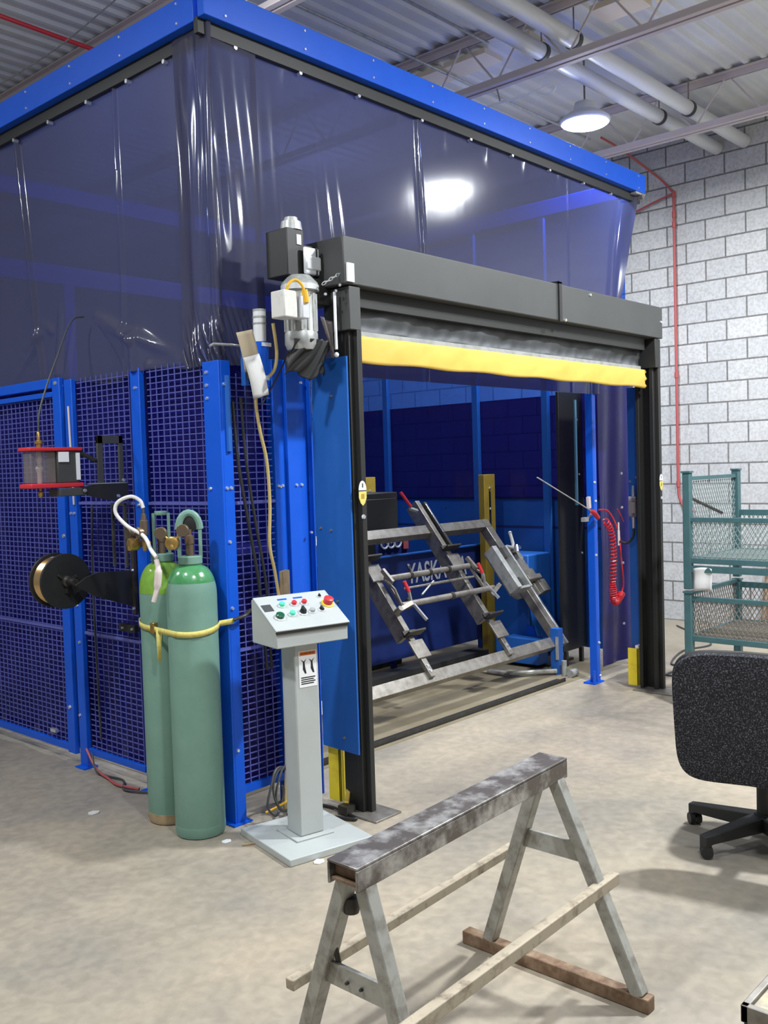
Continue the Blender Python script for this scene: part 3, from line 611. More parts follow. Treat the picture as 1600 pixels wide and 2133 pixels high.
cable('power_cord', [(2.88, 3.49, 2.0), (2.90, 3.49, 1.7), (2.945, 3.49, 1.4), (2.995, 3.49, 1.1), (3.01, 3.49, 0.7)], 0.007, 'rubber', 'black cable on the narrow mesh panel, nearer the tan cable')
cable('power_cord', [(3.03, 3.30, 2.22), (3.02, 3.38, 2.1), (2.96, 3.43, 1.97)], 0.004, 'rubber', 'thin dark cord dropping from below the motor')
# wooden stick
t = thing('wooden_stake', (3.08, 3.5, 0), 'rough wooden stake leaning upright behind the control pedestal', 'wood')
MB().add([(3.065, 3.44, 0.0), (3.105, 3.44, 0.0), (3.105, 3.47, 0.0), (3.065, 3.47, 0.0), (3.09, 3.475, 1.165), (3.135, 3.475, 1.17), (3.135, 3.505, 1.17), (3.09, 3.505, 1.165)], [(0, 3, 2, 1), (4, 5, 6, 7), (0, 1, 5, 4), (1, 2, 6, 5), (2, 3, 7, 6), (3, 0, 4, 7)]).build('stake_shaft', 'wood', t, bevel=0.003)
# coil of cables on floor
pts = []
for i in range(60):
    a = i*0.32; rr = 0.11+0.012*math.sin(i*0.9); pts.append((2.95+0.05*math.sin(a*0.21)+rr*math.cos(a)*0.75, 3.40+0.03*math.cos(a)*1.0, 0.14+0.11*math.sin(a)+0.006*math.sin(i)))
o = MB().tube(smoothpath(pts, 3), 0.006, 6).build('cable_coil', 'char'); tag(o, 'coil of dark cable leaning against the narrow mesh panel', 'cable')
cable('floor_wire', [(2.88, 3.42, 0.05), (2.95, 3.38, 0.08), (3.02, 3.35, 0.12), (3.08, 3.38, 0.2)], 0.006, 'orange', 'short orange wire lying in the coiled cables')
cable('floor_wire', [(3.1, 3.25, 0.01), (3.16, 3.1, 0.01), (3.2, 3.3, 0.01), (3.15, 3.42, 0.01), (3.0, 3.4, 0.01)], 0.008, 'rubber', 'black cable on the floor between pedestal and door post')
cable('floor_wire', [(2.80, 4.86, 0.12), (2.79, 4.75, 0.03), (2.77, 4.6, 0.012), (2.74, 4.45, 0.012), (2.77, 4.3, 0.012)], 0.007, 'red_pipe', 'reddish wire on the floor under the left mesh fence')
cable('floor_wire', [(2.82, 4.84, 0.1), (2.78, 4.72, 0.02), (2.80, 4.5, 0.012), (2.72, 4.36, 0.012), (2.78, 4.2, 0.012)], 0.006, 'char', 'dark wire on the floor under the left mesh fence')
# loose scraps
def scrap(x, y, s, m, lab):
    n = 6; poly = [(s*(0.7+0.6*random.random())*math.cos(i*2*PI/n), s*(0.6+0.5*random.random())*math.sin(i*2*PI/n)) for i in range(n)]
    o = MB(Tr(x, y, 0.001)).prism(poly, 0.004).build('paper_scrap', m); tag(o, lab, 'litter')
scrap(2.62, 3.39, 0.028, 'white', 'white paper scrap at the foot of the right gas cylinder')
scrap(2.44, 4.2, 0.03, 'offwhite', 'small pale scrap lying on open floor left of the cylinders')
scrap(2.72, 2.9, 0.03, 'white', 'white scrap beside the pedestal base plate')
o = MB(Tr(2.66, 3.28, 0.001)).box(-0.03, -0.006, 0, 0.03, 0.006, 0.006, Matrix.Rotation(-0.5, 4, 'Z')).build('wood_chip', 'wood'); tag(o, 'small sliver of wood beside the pedestal base plate', 'litter')

# ------------------------------------------------------------------ spool and lubricator on the fence
t = thing('wire_spool', (2.48, 4.47, 0.97), 'black spool of copper welding wire on the left fence', 'spool')
Ty = lambda x, y, z: frame((x, y, z), (1, 0, 0), (0, 0, 1))     # local z -> world -Y
MB().lathe([(0.137, 0), (0.14, 0.003), (0.14, 0.009), (0.137, 0.012)], 40, Ty(2.482, 4.44, 1.13)).build('front_flange', 'rubber', t)
MB().lathe([(0.137, 0), (0.14, 0.003), (0.14, 0.009), (0.137, 0.012)], 40, Ty(2.482, 4.55, 1.13)).build('rear_flange', 'rubber', t)
mb = MB()
pr = []
for i in range(13): pr += [(0.118, 0.004+i*0.0075), (0.122, 0.0075+i*0.0075)]
mb.lathe(pr, 40, Ty(2.482, 4.54, 1.13)); mb.build('copper_wire', 'gold', t)
MB().lathe([(0.03, 0), (0.028, 0.02), (0.018, 0.025), (0.018, 0.09)], 16, Ty(2.482, 4.43, 1.13)).build('hub', 'steel_dk', t)
mb = MB()
for k in range(3):
    a = k*2*PI/3+0.4; mb.bar((2.482, 4.42, 1.13), (2.482+0.06*math.cos(a), 4.42, 1.13+0.06*math.sin(a)), 0.012, 0.01, up=(0, 1, 0))
mb.build('hub_spokes', 'steel_dk', t)
t = thing('spool_arm', (2.68, 4.33, 0.97), 'black plate arm holding the wire spool to the fence', 'bracket')
MB(frame((0, 4.33, 0), (1, 0, 0), (0, 0, 1))).prism([(2.47, 1.115), (2.585, 1.045), (2.81, 0.965), (2.81, 1.16), (2.60, 1.168), (2.53, 1.15)], 0.008).build('arm_plate', 'black', t, bevel=0.001)
MB().cyl((2.482, 4.34, 1.13), (2.482, 4.405, 1.13), 0.012, n=10).build('arm_shaft', 'bright', t)
MB().box(2.795, 4.30, 0.93, 2.812, 4.325, 1.36).build('upright_bar', 'steel_dk', t)
MB().box(2.79, 4.31, 0.83, 2.814, 4.46, 0.87).build('lower_bar', 'black', t)
bolts(MB(), [(2.79, 4.33, 0.85), (2.79, 4.42, 0.85), (2.795, 4.31, 1.16), (2.795, 4.31, 0.96)], 0.008, (-1, 0, 0)).build('bolt', 'bright', t)

t = thing('lubricator_unit', (2.42, 4.4, 1.6), 'red rimmed box with clear window and dark back half hanging on the fence', 'device')
MB().box(2.425, 4.36, 1.625, 2.545, 4.46, 1.785).build('dark_body', 'char', t, bevel=0.006)
MB().box(2.29, 4.37, 1.625, 2.424, 4.45, 1.785).build('clear_housing', 'clear', t, bevel=0.008)
MB().box(2.278, 4.35, 1.785, 2.56, 4.47, 1.803).build('top_rim', 'red', t, bevel=0.005)
MB().box(2.278, 4.35, 1.603, 2.56, 4.47, 1.626).build('bottom_rim', 'red', t, bevel=0.005)
MB().lathe([(0.012, 1.626), (0.012, 1.68), (0.02, 1.70), (0.01, 1.72), (0.016, 1.75), (0.012, 1.785)], 12, Tr(2.355, 4.41, 0)).build('inner_tube', 'hose_white', t)
MB().box(2.43, 4.354, 1.73, 2.485, 4.36, 1.78).build('data_label', 'white', t)
MB().box(2.525, 4.354, 1.64, 2.545, 4.36, 1.775).build('scale_strip', 'white', t)
MB().lathe([(0.014, 1.803), (0.014, 1.82), (0.02, 1.822), (0.02, 1.835), (0.009, 1.84), (0.009, 1.875), (0.006, 1.88)], 12, Tr(2.353, 4.4, 0)).build('top_fitting', 'brass', t)
MB().lathe([(0.008, 1.56), (0.014, 1.57), (0.014, 1.585), (0.007, 1.59), (0.007, 1.603)], 12, Tr(2.352, 4.4, 0)).build('bottom_fitting', 'brass', t)
MB().tube(smoothpath([(2.545, 4.38, 1.77), (2.58, 4.37, 1.765), (2.62, 4.36, 1.74), (2.64, 4.36, 1.735)]), 0.012, 8).build('side_valve', 'rubber', t)
cable('air_tube', [(2.353, 4.4, 1.88), (2.37, 4.41, 1.98), (2.43, 4.43, 2.12), (2.52, 4.48, 2.27), (2.62, 4.56, 2.41), (2.70, 4.62, 2.49), (2.77, 4.64, 2.51)], 0.005, 'char', 'thin dark tube rising from the red box up to the curtain', 'tube')
cable('feed_tube', [(2.806, 4.90, 2.05), (2.806, 4.895, 1.85), (2.806, 4.885, 1.5)], 0.006, 'hose_pink', 'pale tube running down the fence post beside the red box', 'tube')
t = thing('lubricator_bracket', (2.7, 4.35, 1.5), 'black bracket with an open upright frame holding the red box', 'bracket')
MB().box(2.64, 4.345, 1.62, 2.672, 4.36, 1.862).box(2.765, 4.345, 1.62, 2.79, 4.36, 1.862).box(2.64, 4.345, 1.82, 2.79, 4.36, 1.862).build('upright_frame', 'char', t, bevel=0.002)
MB(frame((0, 4.335, 0), (1, 0, 0), (0, 0, 1))).prism([(2.54, 1.60), (2.56, 1.56), (2.68, 1.53), (2.80, 1.525), (2.80, 1.615), (2.60, 1.615)], 0.006).build('shelf_plate', 'black', t)
MB().box(2.42, 4.34, 1.56, 2.56, 4.45, 1.60).build('support_block', 'char', t, bevel=0.004)
MB().box(2.60, 4.34, 1.615, 2.80, 4.45, 1.62).build('shelf_top', 'alu', t)
bolts(MB(), [(2.785, 4.345, 1.63), (2.74, 4.33, 1.55), (2.55, 4.33, 1.585)], 0.01).build('bolt', 'bright', t)
cable('fence_conduit', [(2.80, 4.70, 0.2), (2.80, 4.71, 0.6), (2.80, 4.715, 1.1), (2.80, 4.69, 1.5)], 0.006, 'char', 'dark thin conduit going straight down the mesh panel, left of the pair', 'conduit')
def uframe():
    t = thing('bracket_slide', (2.81, 4.4, 1.17), 'slim grey double upright between the red box bracket and spool arm', 'bracket')
    MB().box(2.80, 4.49, 1.17, 2.812, 4.505, 1.51).build('upright', 'char', t); MB().box(2.80, 4.37, 1.17, 2.812, 4.385, 1.51).build('upright', 'char', t)
    MB().box(2.80, 4.385, 1.495, 2.812, 4.49, 1.51).build('crosspiece', 'char', t)
uframe()

# ------------------------------------------------------------------ gas cylinders
def cylinder(x, y, ms, lab, cap_ang, guard, k0=0):
    t = thing('gas_cylinder', (x, y, 0), lab, 'gas cylinder', 'green gas cylinders')
    T = Tr(x, y, 0); R_ = 0.114
    dome = [(0.045+(R_-0.045)*math.cos(i/9*PI/2*0.93), 1.10+0.135*math.sin(i/9*PI/2*0.93)) for i in range(10)]
    MB().lathe([(0.09, 0.0), (R_-0.006, 0.006), (R_, 0.03), (R_, 0.6)]+dome[:k0+1], 48, T).build('body', 'green_cyl', t)
    MB().lathe([(0.092, 0.0), (R_-0.004, 0.004), (R_+0.0008, 0.02), (R_+0.0008, 0.05), (R_-0.003, 0.052)], 48, T).build('foot_band', 'green_cyl' if ms == 'green' else 'wood', t)
    pr = [(dome[k0][0]+0.0006, dome[k0][1]-0.004)]+[(a_+0.0006, b_) for a_, b_ in dome[k0:]]
    pr.append((0.045, 1.245)); pr.append((0.04, 1.25))
    MB().lathe(pr, 48, T).build('shoulder', ms, t)
    MB().lathe([(0.05, 1.24), (0.055, 1.245), (0.055, 1.275), (0.048, 1.28)], 24, T).build('neck_ring', 'green_cyl', t)
    v = MB().lathe([(0.02, 1.28), (0.018, 1.33), (0.022, 1.335), (0.022, 1.37), (0.012, 1.375), (0.012, 1.40)], 16, T).build('valve', 'bronze', t)
    d = Vector((math.cos(cap_ang), math.sin(cap_ang), 0)); e = Vector((-d.y, d.x, 0)); c = Vector((x, y, 0))
    if guard:                                           # open ring guard on two ears
        mb = MB()
        for s in (-1, 1):
            base = c+e*0.048*s
            mb.bar(base+Vector((0, 0, 1.27)), base+Vector((0, 0, 1.40)), 0.026, 0.016, up=tuple(e))
        pts = [c+e*0.048*math.cos(k*PI/10)+Vector((0, 0, 1.40+0.075*math.sin(k*PI/10))) for k in range(11)]
        mb.tube(pts, 0.017, 10); mb.build('valve_guard', 'green_cyl', t)
        mb = MB().lathe([(0.036, -0.006), (0.04, -0.004), (0.04, 0.004), (0.036, 0.006)], 24, frame(c+Vector((0, 0, 1.425))+d*0.0, e, (0, 0, 1))); mb.build('handwheel', 'rubber', t)
    else:
        mb = MB()
        for s in (-1, 1): mb.bar(c+e*0.035*s+Vector((0, 0, 1.27)), c+e*0.035*s+Vector((0, 0, 1.47)), 0.03, 0.014, up=tuple(e))
        mb.build('valve_guard', 'green_cyl', t)
        MB(T).prism([(0.03*math.cos(k*PI/6), 0.03*math.sin(k*PI/6)) for k in range(12)], 0.02, Tr(0, 0, 1.46)).build('guard_cap', 'green_cyl', t, bevel=0.003)
    return t
CF = (2.628, 3.584); CB = (2.655, 3.84)
cylinder(*CF, 'green', 'green gas cylinder in front, the nearer one to the pedestal', -2.2, True, 3)
cylinder(*CB, 'lime', 'green gas cylinder with a lime green shoulder, half hidden behind the other', -2.2, False)
def regulator(c, d, lab, white):
    c = Vector(c); d = Vector(d).normalized(); s = d.cross(Vector((0, 0, 1)))
    t = thing('gas_regulator', c, lab, 'regulator', 'gas regulators')
    MB().cyl(c-d*0.03, c+d*0.05, 0.012, n=12).build('inlet', 'brass', t)
    MB().lathe([(0.02, -0.03), (0.03, -0.025), (0.03, 0.012), (0.018, 0.03), (0.01, 0.045)], 20, frame(c+d*0.05, s, (0, 0, 1))).build('bonnet', 'brass', t)
    for k, off in enumerate(((0.055, 0.045), (-0.045, 0.055))):
        g = c+d*0.045+s*off[0]+Vector((0, 0, off[1]))
        gg = MB().lathe([(0.026, -0.01), (0.028, -0.008), (0.028, 0.012), (0.024, 0.014)], 20, frame(g, s, (0, 0, 1))).build('gauge', 'bronze', t)
        MB().lathe([(0.022, 0.0), (0.022, 0.002)], 20, frame(g+s.cross(Vector((0, 0, 1)))*0.013, s, (0, 0, 1))).build('gauge_face', white, gg)
        MB().cyl(c+d*0.045, g, 0.006, n=8).build('gauge_stem', 'brass', t)
    MB().lathe([(0.009, 0), (0.014, 0.004), (0.014, 0.02), (0.008, 0.03), (0.008, 0.055)], 12, Tr(*(c+d*0.07+Vector((0, 0, -0.03))))).build('outlet', 'brass', t)
    return t
regulator((CF[0]-0.06, CF[1]+0.02, 1.345), (-0.75, -0.6, 0), 'brass regulator with tan gauges between the two cylinders', 'brass')
regulator((CB[0]-0.075, CB[1]+0.035, 1.33), (-0.8, 0.1, 0), 'brass regulator with a white dial on the left side of the lime cylinder', 'white')
t = thing('flow_meter', (CB[0]-0.11, CB[1]+0.0, 1.36), 'slim brass flow meter standing upright left of the lime cylinder', 'meter')
MB().lathe([(0.014, 1.34), (0.014, 1.37), (0.02, 1.375), (0.02, 1.44), (0.014, 1.445), (0.012, 1.47), (0.006, 1.475), (0.006, 1.5)], 14, Tr(CB[0]-0.105, CB[1]-0.015, 0)).build('flow_tube', 'bronze', t)
MB().lathe([(0.01, 1.30), (0.012, 1.34)], 10, Tr(CB[0]-0.105, CB[1]-0.015, 0)).build('flow_stem', 'brass', t)
hx, hy = CB[0]-0.105, CB[1]-0.015
t = thing('gas_hose', (hx, hy, 1.1), 'white gas hose looping over the lime cylinder and hanging down', 'hose')
MB().tube(smoothpath([(hx, hy, 1.50), (hx-0.01, hy+0.01, 1.535), (hx-0.04, hy+0.04, 1.555), (hx-0.08, hy+0.085, 1.53), (hx-0.09, hy+0.09, 1.48), (hx-0.06, hy+0.05, 1.42), (2.53, 3.80, 1.37), (2.50, 3.70, 1.31), (2.495, 3.655, 1.28)]), 0.009, 10).build('hose_loop', 'hose_white', t)
MB().tube(smoothpath([(2.495, 3.655, 1.27), (2.492, 3.64, 1.22), (2.488, 3.65, 1.14), (2.475, 3.66, 1.08)], 6), [0.012]*6+[0.017]*6+[0.012]*7, 12).build('hose_end', 'hose_pink', t)
# strap
def around(cx, cy, r_, a0, a1, n=14): return [(cx+r_*math.cos(a0+(a1-a0)*i/n), cy+r_*math.sin(a0+(a1-a0)*i/n)) for i in range(n+1)]
path = [(2.80, 3.98)]+around(CB[0], CB[1], 0.121, 2.3, 3.35, 6)+around(CF[0], CF[1], 0.121, 3.3, 5.6, 14)+[(2.79, 3.49)]
t = thing('cylinder_strap', (2.6, 3.6, 0.92), 'yellow strap tying both gas cylinders to the fence', 'strap')
vs = []; fs = []
for i, (x, y) in enumerate(path):
    z = 0.965-0.03*math.sin(PI*i/(len(path)-1)); vs += [(x, y, z-0.013), (x, y, z+0.013)]
for i in range(len(path)-1): fs.append((2*i, 2*i+2, 2*i+3, 2*i+1))
MB().add(vs, fs).build('strap_band', 'strap', t, solid=0.003, ang=80)
MB().box(2.525, 3.745, 0.92, 2.55, 3.775, 0.97).build('buckle', 'brass', t, bevel=0.003)
MB().add([(2.52, 3.72, 0.945), (2.54, 3.70, 0.945), (2.535, 3.71, 0.79), (2.525, 3.72, 0.80)], [(0, 1, 2, 3)]).build('strap_tail', 'strap', t, solid=0.003)
MB().tube(smoothpath([(2.79, 3.49, 0.97), (2.84, 3.47, 0.985), (2.90, 3.50, 1.0)]), 0.009, 8).build('strap_hook', 'steel_dk', t)

# ------------------------------------------------------------------ control pedestal
PA = math.radians(-13); PC = (2.865, 3.13)
P = Tr(PC[0], PC[1], 0) @ Matrix.Rotation(PA, 4, 'Z')
t = thing('control_pedestal', (PC[0], PC[1], 0), 'light grey control pedestal with a sloping button console', 'control panel')
MB(P).box(-0.21, -0.23, 0, 0.21, 0.23, 0.032).build('base_plate', 'grey_paint', t, bevel=0.004)
MB(P).box(-0.095, -0.09, 0.032, 0.095, 0.1, 0.04).build('column_flange', 'grey_paint', t, bevel=0.002)
MB(P).box(-0.06, -0.06, 0.04, 0.06, 0.06, 0.93).build('column', 'grey_paint', t, bevel=0.006)
CX, CZ = 0.0, 0.895
cs = MB(P @ frame((-0.172, 0, 0), (0, 1, 0), (0, 0, 1)))      # prism profile in (y, z), extruded along +X
cs.prism([(-0.11, CZ), (0.115, CZ), (0.115, 1.085), (0.09, 1.09), (-0.11, 0.972)], 0.36)
con = cs.build('console', 'grey_paint', t, bevel=0.004)
nrm = Vector((0, -0.128, 0.24)).normalized(); 
face = P @ frame((0.008, -0.01, 1.031), (1, 0, 0), (0, 0.20, 0.118))
MB(face).box(-0.186, -0.125, 0.0, 0.186, 0.118, 0.008).build('console_lid', 'grey_paint', con, bevel=0.003)
MB(P).box(-0.174, -0.118, 0.957, 0.19, -0.11, 0.969).build('lid_seam', 'rubber', con)
def btn(u_, v_, m, r_=0.013, h_=0.016, kind='button'):
    T = face @ Tr(u_*0.94, v_*0.85, 0.008)
    b = MB(T).lathe([(r_*1.35, 0), (r_*1.35, 0.004), (r_*1.2, 0.006)], 18).build('button_ring', 'silver' if m != 'estop' else 'yellow', t)
    if kind == 'button': MB(T).lathe([(r_, 0.006), (r_, h_), (r_*0.8, h_+0.003)], 18).build('push_button', 'red' if m == 'estop' else m, b)
    else:
        MB(T).lathe([(r_, 0.006), (r_*0.9, h_*0.7)], 18).box(-r_*0.3, -r_, 0.006, r_*0.3, r_, h_*1.4).build('selector_knob', 'rubber', b)
btn(-0.135, -0.045, 'dkgreen', 0.019, 0.018); btn(-0.085, 0.045, 'mint'); btn(-0.065, -0.035, 'mint')
btn(-0.02, 0.045, 'red', 0.012); btn(-0.005, -0.03, 'steel_dk', 0.016, 0.02, 'sel'); btn(0.035, 0.045, 'red', 0.012)
btn(0.045, -0.03, 'alu', 0.013, 0.014); btn(0.10, -0.025, 'alu', 0.012, 0.012, 'sel'); btn(0.155, 0.02, 'estop', 0.022, 0.03)
btn(0.14, 0.085, 'alu', 0.008, 0.01, 'sel')
MB(face).box(-0.175, 0.01, 0.008, -0.13, 0.055, 0.011).build('display_window', 'char', con)
for u0, u1 in ((-0.085, -0.035), (0.0, 0.05)): MB(face).box(u0*0.94, 0.078, 0.008, u1*0.94, 0.088, 0.0088).build('blue_mark', 'blue', con)
lab_T = P @ frame((0.005, -0.0605, 0.78), (1, 0, 0), (0, 0, 1))
lb = MB(lab_T).box(-0.045, -0.08, 0, 0.045, 0.08, 0.001).build('warning_sticker', 'white', t)
MB(lab_T).box(-0.041, 0.06, 0.001, 0.041, 0.077, 0.0015).build('sticker_header', 'amber', lb)
text_mesh('WARNING', 0.015, M['rubber'], lab_T @ Tr(0, 0.068, 0.0016), 'sticker_lettering', lb, 0.0004)
mb = MB(lab_T)
for ox in (-0.02, 0.02):
    mb.prism([(ox-0.016, 0.045), (ox-0.005, 0.03), (ox-0.006, 0.0), (ox+0.004, -0.02), (ox+0.012, -0.02), (ox+0.006, 0.008), (ox+0.004, 0.03), (ox+0.014, 0.047), (ox, 0.034)], 0.0014)
for i in range(4): mb.box(-0.036, -0.04-i*0.009, 0.001, 0.036-0.008*(i % 2), -0.035-i*0.009, 0.0014)
mb.build('pictogram', 'rubber', lb)

# ------------------------------------------------------------------ guards and stickers on the door posts
def guard(x, lab, sx, z1, y0=3.27):
    t = thing('yellow_guard', (x, y0, 0), lab, 'guard', 'yellow guards at the feet of the door')
    MB().box(x, y0, 0.02, x+0.085, y0+0.01, z1).box(x, y0, 0.02, x+0.01, y0+0.08, z1).build('guard_plate', 'yellow', t, bevel=0.002)
    for za, zb in ((z1-0.03, z1), (0.02, 0.045)): MB().box(x+0.085, y0-0.02, za, x+0.115, y0+0.01, zb).build('guard_tab', 'yellow', t)
    return t
guard(3.262, 'yellow steel guard under the left blue side panel', -1, 0.30, 3.30)
t = guard(6.30, 'yellow steel guard at the foot of the right black door post', 1, 0.29, 3.275)
MB().box(6.31, 3.275, 0.292, 6.37, 3.30, 0.312).build('guard_cap', 'white', t)
t = thing('foot_lever', (3.2, 3.27, 0.02), 'short brass coloured lever at the foot of the left door post', 'lever')
MB().bar((3.20, 3.2, 0.05), (3.285, 3.26, 0.12), 0.02, 0.015).build('lever_arm', 'ochre', t)
MB().box(3.17, 3.17, 0.0, 3.23, 3.23, 0.045).build('lever_base', 'steel_dk', t)
def stickers(x, y, z, lab, fr, s=1.0):
    t = thing('safety_stickers', (x, y, z-0.08), lab, 'sticker', 'stickers on the door posts')
    T = fr
    pts = [(0.026*math.cos(PI*k/12), 0.005+0.045*math.sin(PI*k/12)) for k in range(13)]
    MB(T).prism(pts, 0.0012).build('white_sticker', 'white', t)
    MB(T).box(-0.004, 0.018, 0.0012, 0.004, 0.038, 0.002).build('sticker_symbol', 'char', t)
    MB(T).prism([(0.026, 0.0), (-0.026, 0.0), (-0.026, -0.03), (-0.015, -0.055), (0, -0.068), (0.015, -0.055), (0.026, -0.03)][::-1], 0.0012).build('yellow_sticker', 'strap', t)
    MB(T).box(-0.010, -0.035, 0.0012, 0.010, -0.012, 0.002).build('sticker_symbol', 'ochre', t)
    bolts(MB(), [tuple(T @ Vector((0, -0.12, 0)))], 0.012).build('bolt', 'bright', t)
stickers(3.273, 3.10, 1.52, 'white and yellow safety stickers on the left black door post', frame((3.273, 3.0995, 1.545), (1, 0, 0), (0, 0, 1)))
stickers(6.37, 3.10, 1.5, 'white and yellow safety stickers on the right black door post', frame((6.368, 3.1045, 1.50), (0.8, 0, 0), (0, 0, 1)))

# ------------------------------------------------------------------ right post things
t = thing('inner_post', (6.30, 3.64, 0), 'narrow blue post inside the cell left of the red coil hose', 'post')
MB().box(6.285, 3.6, 0, 6.335, 3.66, 2.3).build('post_body', 'blue', t, bevel=0.003)
MB().box(6.22, 3.585, 0, 6.36, 3.68, 0.012).prism([(6.235, 3.60), (6.265, 3.60), (6.265, 3.61), (6.235, 3.61)], 0.1).build('post_foot', 'blue', t)
bolts(MB(), [(6.30, 3.6, 1.5), (6.31, 3.6, 1.36), (6.30, 3.6, 0.96), (6.32, 3.6, 0.3), (6.33, 3.6, 0.05)], 0.011).build('bolt', 'bright', t)
t = thing('hinged_baffle', (6.83, 4.12, 0.1), 'tall black panel standing inside the cell behind the blow gun', 'panel')
MB().box(6.63, 4.10, 0.12, 7.0, 4.125, 2.22).build('baffle_sheet', 'black', t, bevel=0.003)
MB().box(6.86, 4.085, 1.3, 6.885, 4.10, 2.16).build('edge_strip', 'cyan', t)
for x in (6.66, 6.90): MB().box(x, 4.09, 0.0, x+0.03, 4.12, 0.12).build('baffle_leg', 'steel_dk', t)
bolts(MB(), [(6.90, 4.10, 2.0), (6.93, 4.1, 1.55), (6.95, 4.1, 0.9)], 0.01).build('bolt', 'bright', t)
# air gun with lance, on the inner post
t = thing('blow_gun', (6.2, 3.55, 1.35), 'red handled air gun with a long thin lance pointing up left', 'air gun')
G = Vector((6.20, 3.55, 1.28)); tip = Vector((5.32, 3.46, 1.56)); dd = (tip-G).normalized()
MB().cyl(G+dd*0.05, tip, 0.0045, n=8).build('lance', 'alu', t)
MB().tube([G+dd*0.06, G, G-dd*0.07-Vector((0, 0, 0.02))], [0.014, 0.02, 0.017], 10).build('gun_body', 'red', t)
MB().bar(G+dd*0.09+Vector((0, 0, 0.01)), G+dd*0.10+Vector((0, 0, 0.09)), 0.02, 0.03).build('trigger', 'hose_pink', t)
MB().box(6.08, 3.56, 1.22, 6.14, 3.59, 1.25).bar((6.14, 3.575, 1.235), (6.27, 3.6, 1.28), 0.012).build('holder', 'alu', t)
# coiled red hose
t = thing('coil_hose', (6.35, 3.5, 0.62), 'coiled red air hose hanging in a long loop inside the right of the opening', 'hose')
axis = smoothpath([(6.27, 3.5, 1.22), (6.33, 3.49, 1.14), (6.345, 3.48, 1.0), (6.335, 3.48, 0.85), (6.325, 3.48, 0.72), (6.335, 3.48, 0.64), (6.37, 3.48, 0.61), (6.40, 3.47, 0.64), (6.43, 3.465, 0.67)], 40)
pts = []; L = 0; prev = axis[0]; ph = 0
for i, p in enumerate(axis):
    seg = (p-prev).length; L += seg; tt = i/len(axis); pitch_ = 0.026 if tt < 0.45 else (0.016 if tt < 0.6 else 0.011)
    steps = max(1, int(seg/pitch_*9))
    for k in range(steps):
        q = prev.lerp(p, (k+1)/steps); ph += seg/steps/pitch_*2*PI; d_ = (p-prev).normalized(); a_ = Vector((0, 1, 0)); b_ = d_.cross(a_).normalized()
        rr = 0.022 if tt < 0.5 else 0.026; pts.append(q+(a_*math.cos(ph)+b_*math.sin(ph))*rr)
    prev = p
MB().tube(pts, 0.0052, 6).build('hose_coil', 'red_hose', t)
MB().tube(smoothpath([(6.43, 3.465, 0.67), (6.45, 3.46, 0.75), (6.42, 3.46, 0.95), (6.40, 3.46, 1.1), (6.36, 3.48, 1.22), (6.30, 3.5, 1.29), (6.23, 3.53, 1.30)]), 0.006, 8).build('straight_hose', 'red_hose', t)
MB().tube(smoothpath([(6.36, 3.45, 1.30), (6.42, 3.45, 1.24), (6.47, 3.46, 1.2)]), 0.004, 6).build('thin_tube', 'red_hose', t)
# filter on right panel
t = thing('air_filter', (6.385, 3.33, 1.2), 'small clear bowl air filter with fittings on the right blue panel', 'filter')
MB().box(6.345, 3.295, 1.24, 6.39, 3.36, 1.38).build('filter_bowl', 'clear', t, bevel=0.012)
MB().box(6.35, 3.30, 1.36, 6.395, 3.355, 1.39).build('filter_head', 'alu', t, bevel=0.003)
MB().cyl((6.37, 3.325, 1.39), (6.37, 3.325, 1.47), 0.014, 0.01).cyl((6.37, 3.325, 1.16), (6.37, 3.325, 1.24), 0.01, 0.014).build('fitting', 'bright', t)
MB().cyl((6.37, 3.325, 1.27), (6.37, 3.325, 1.35), 0.014, n=10).build('filter_core', 'hose_white', t)
MB().tube(smoothpath([(6.37, 3.325, 1.16), (6.37, 3.33, 1.10), (6.37, 3.38, 1.05), (6.37, 3.44, 1.06)]), 0.009, 8).build('filter_hose', 'rubber', t)
MB().cyl((6.375, 3.45, 1.03), (6.375, 3.45, 1.14), 0.009, n=8).cyl((6.375, 3.45, 1.14), (6.375, 3.45, 1.2), 0.006, n=8).build('brass_fitting', 'hose_pink', t)
bolts(MB(), [(6.395, 3.31, 1.53), (6.395, 3.36, 1.50), (6.395, 3.43, 1.56), (6.395, 3.43, 1.31), (6.395, 3.43, 0.9), (6.395, 3.43, 0.45)], 0.01, (-1, 0, 0)).build('bolt', 'bright', t)

# ------------------------------------------------------------------ cell interior
t = thing('inner_wall', (7.04, 5.2, 0.1), 'blue sheet metal lower wall on the far right inside the cell', 'panel')
MB().box(7.03, 3.75, 0.1, 7.05, 6.7, 1.36).build('wall_sheet', 'blue_panel', t, smooth=False)
MB().box(7.022, 3.75, 1.095, 7.03, 6.7, 1.11).box(7.022, 3.75, 1.345, 7.03, 6.7, 1.365).build('sheet_seam', 'blue_dark', t)
bolts(MB(), [(7.028, y, z) for y in (4.5, 5.1, 5.6, 6.1) for z in (0.85, 1.27)], 0.008, (-1, 0, 0)).build('bolt', 'steel', t)
for y, lab in ((6.24, 'farthest'), (5.16, 'middle'), (4.43, 'nearest')):
    o = MB().box(6.94, y-0.03, 0, 6.985, y+0.03, 3.7).build('inner_wall_post', 'blue_panel', bevel=0.002); tag(o, 'slim blue upright on the right inner wall, the %s of three' % lab, 'post', 'uprights on the inner wall')
t = thing('rear_fence', (4.9, 6.72, 0), 'dark blue rear wall of the cell behind the divider screen', 'panel')
MB().box(2.9, 6.7, 0.1, 7.03, 6.72, 2.2).build('rear_sheet', 'blue_panel', t)
MB().box(2.9, 6.68, 2.15, 7.0, 6.7, 2.2).build('rear_rail', 'blue', t)
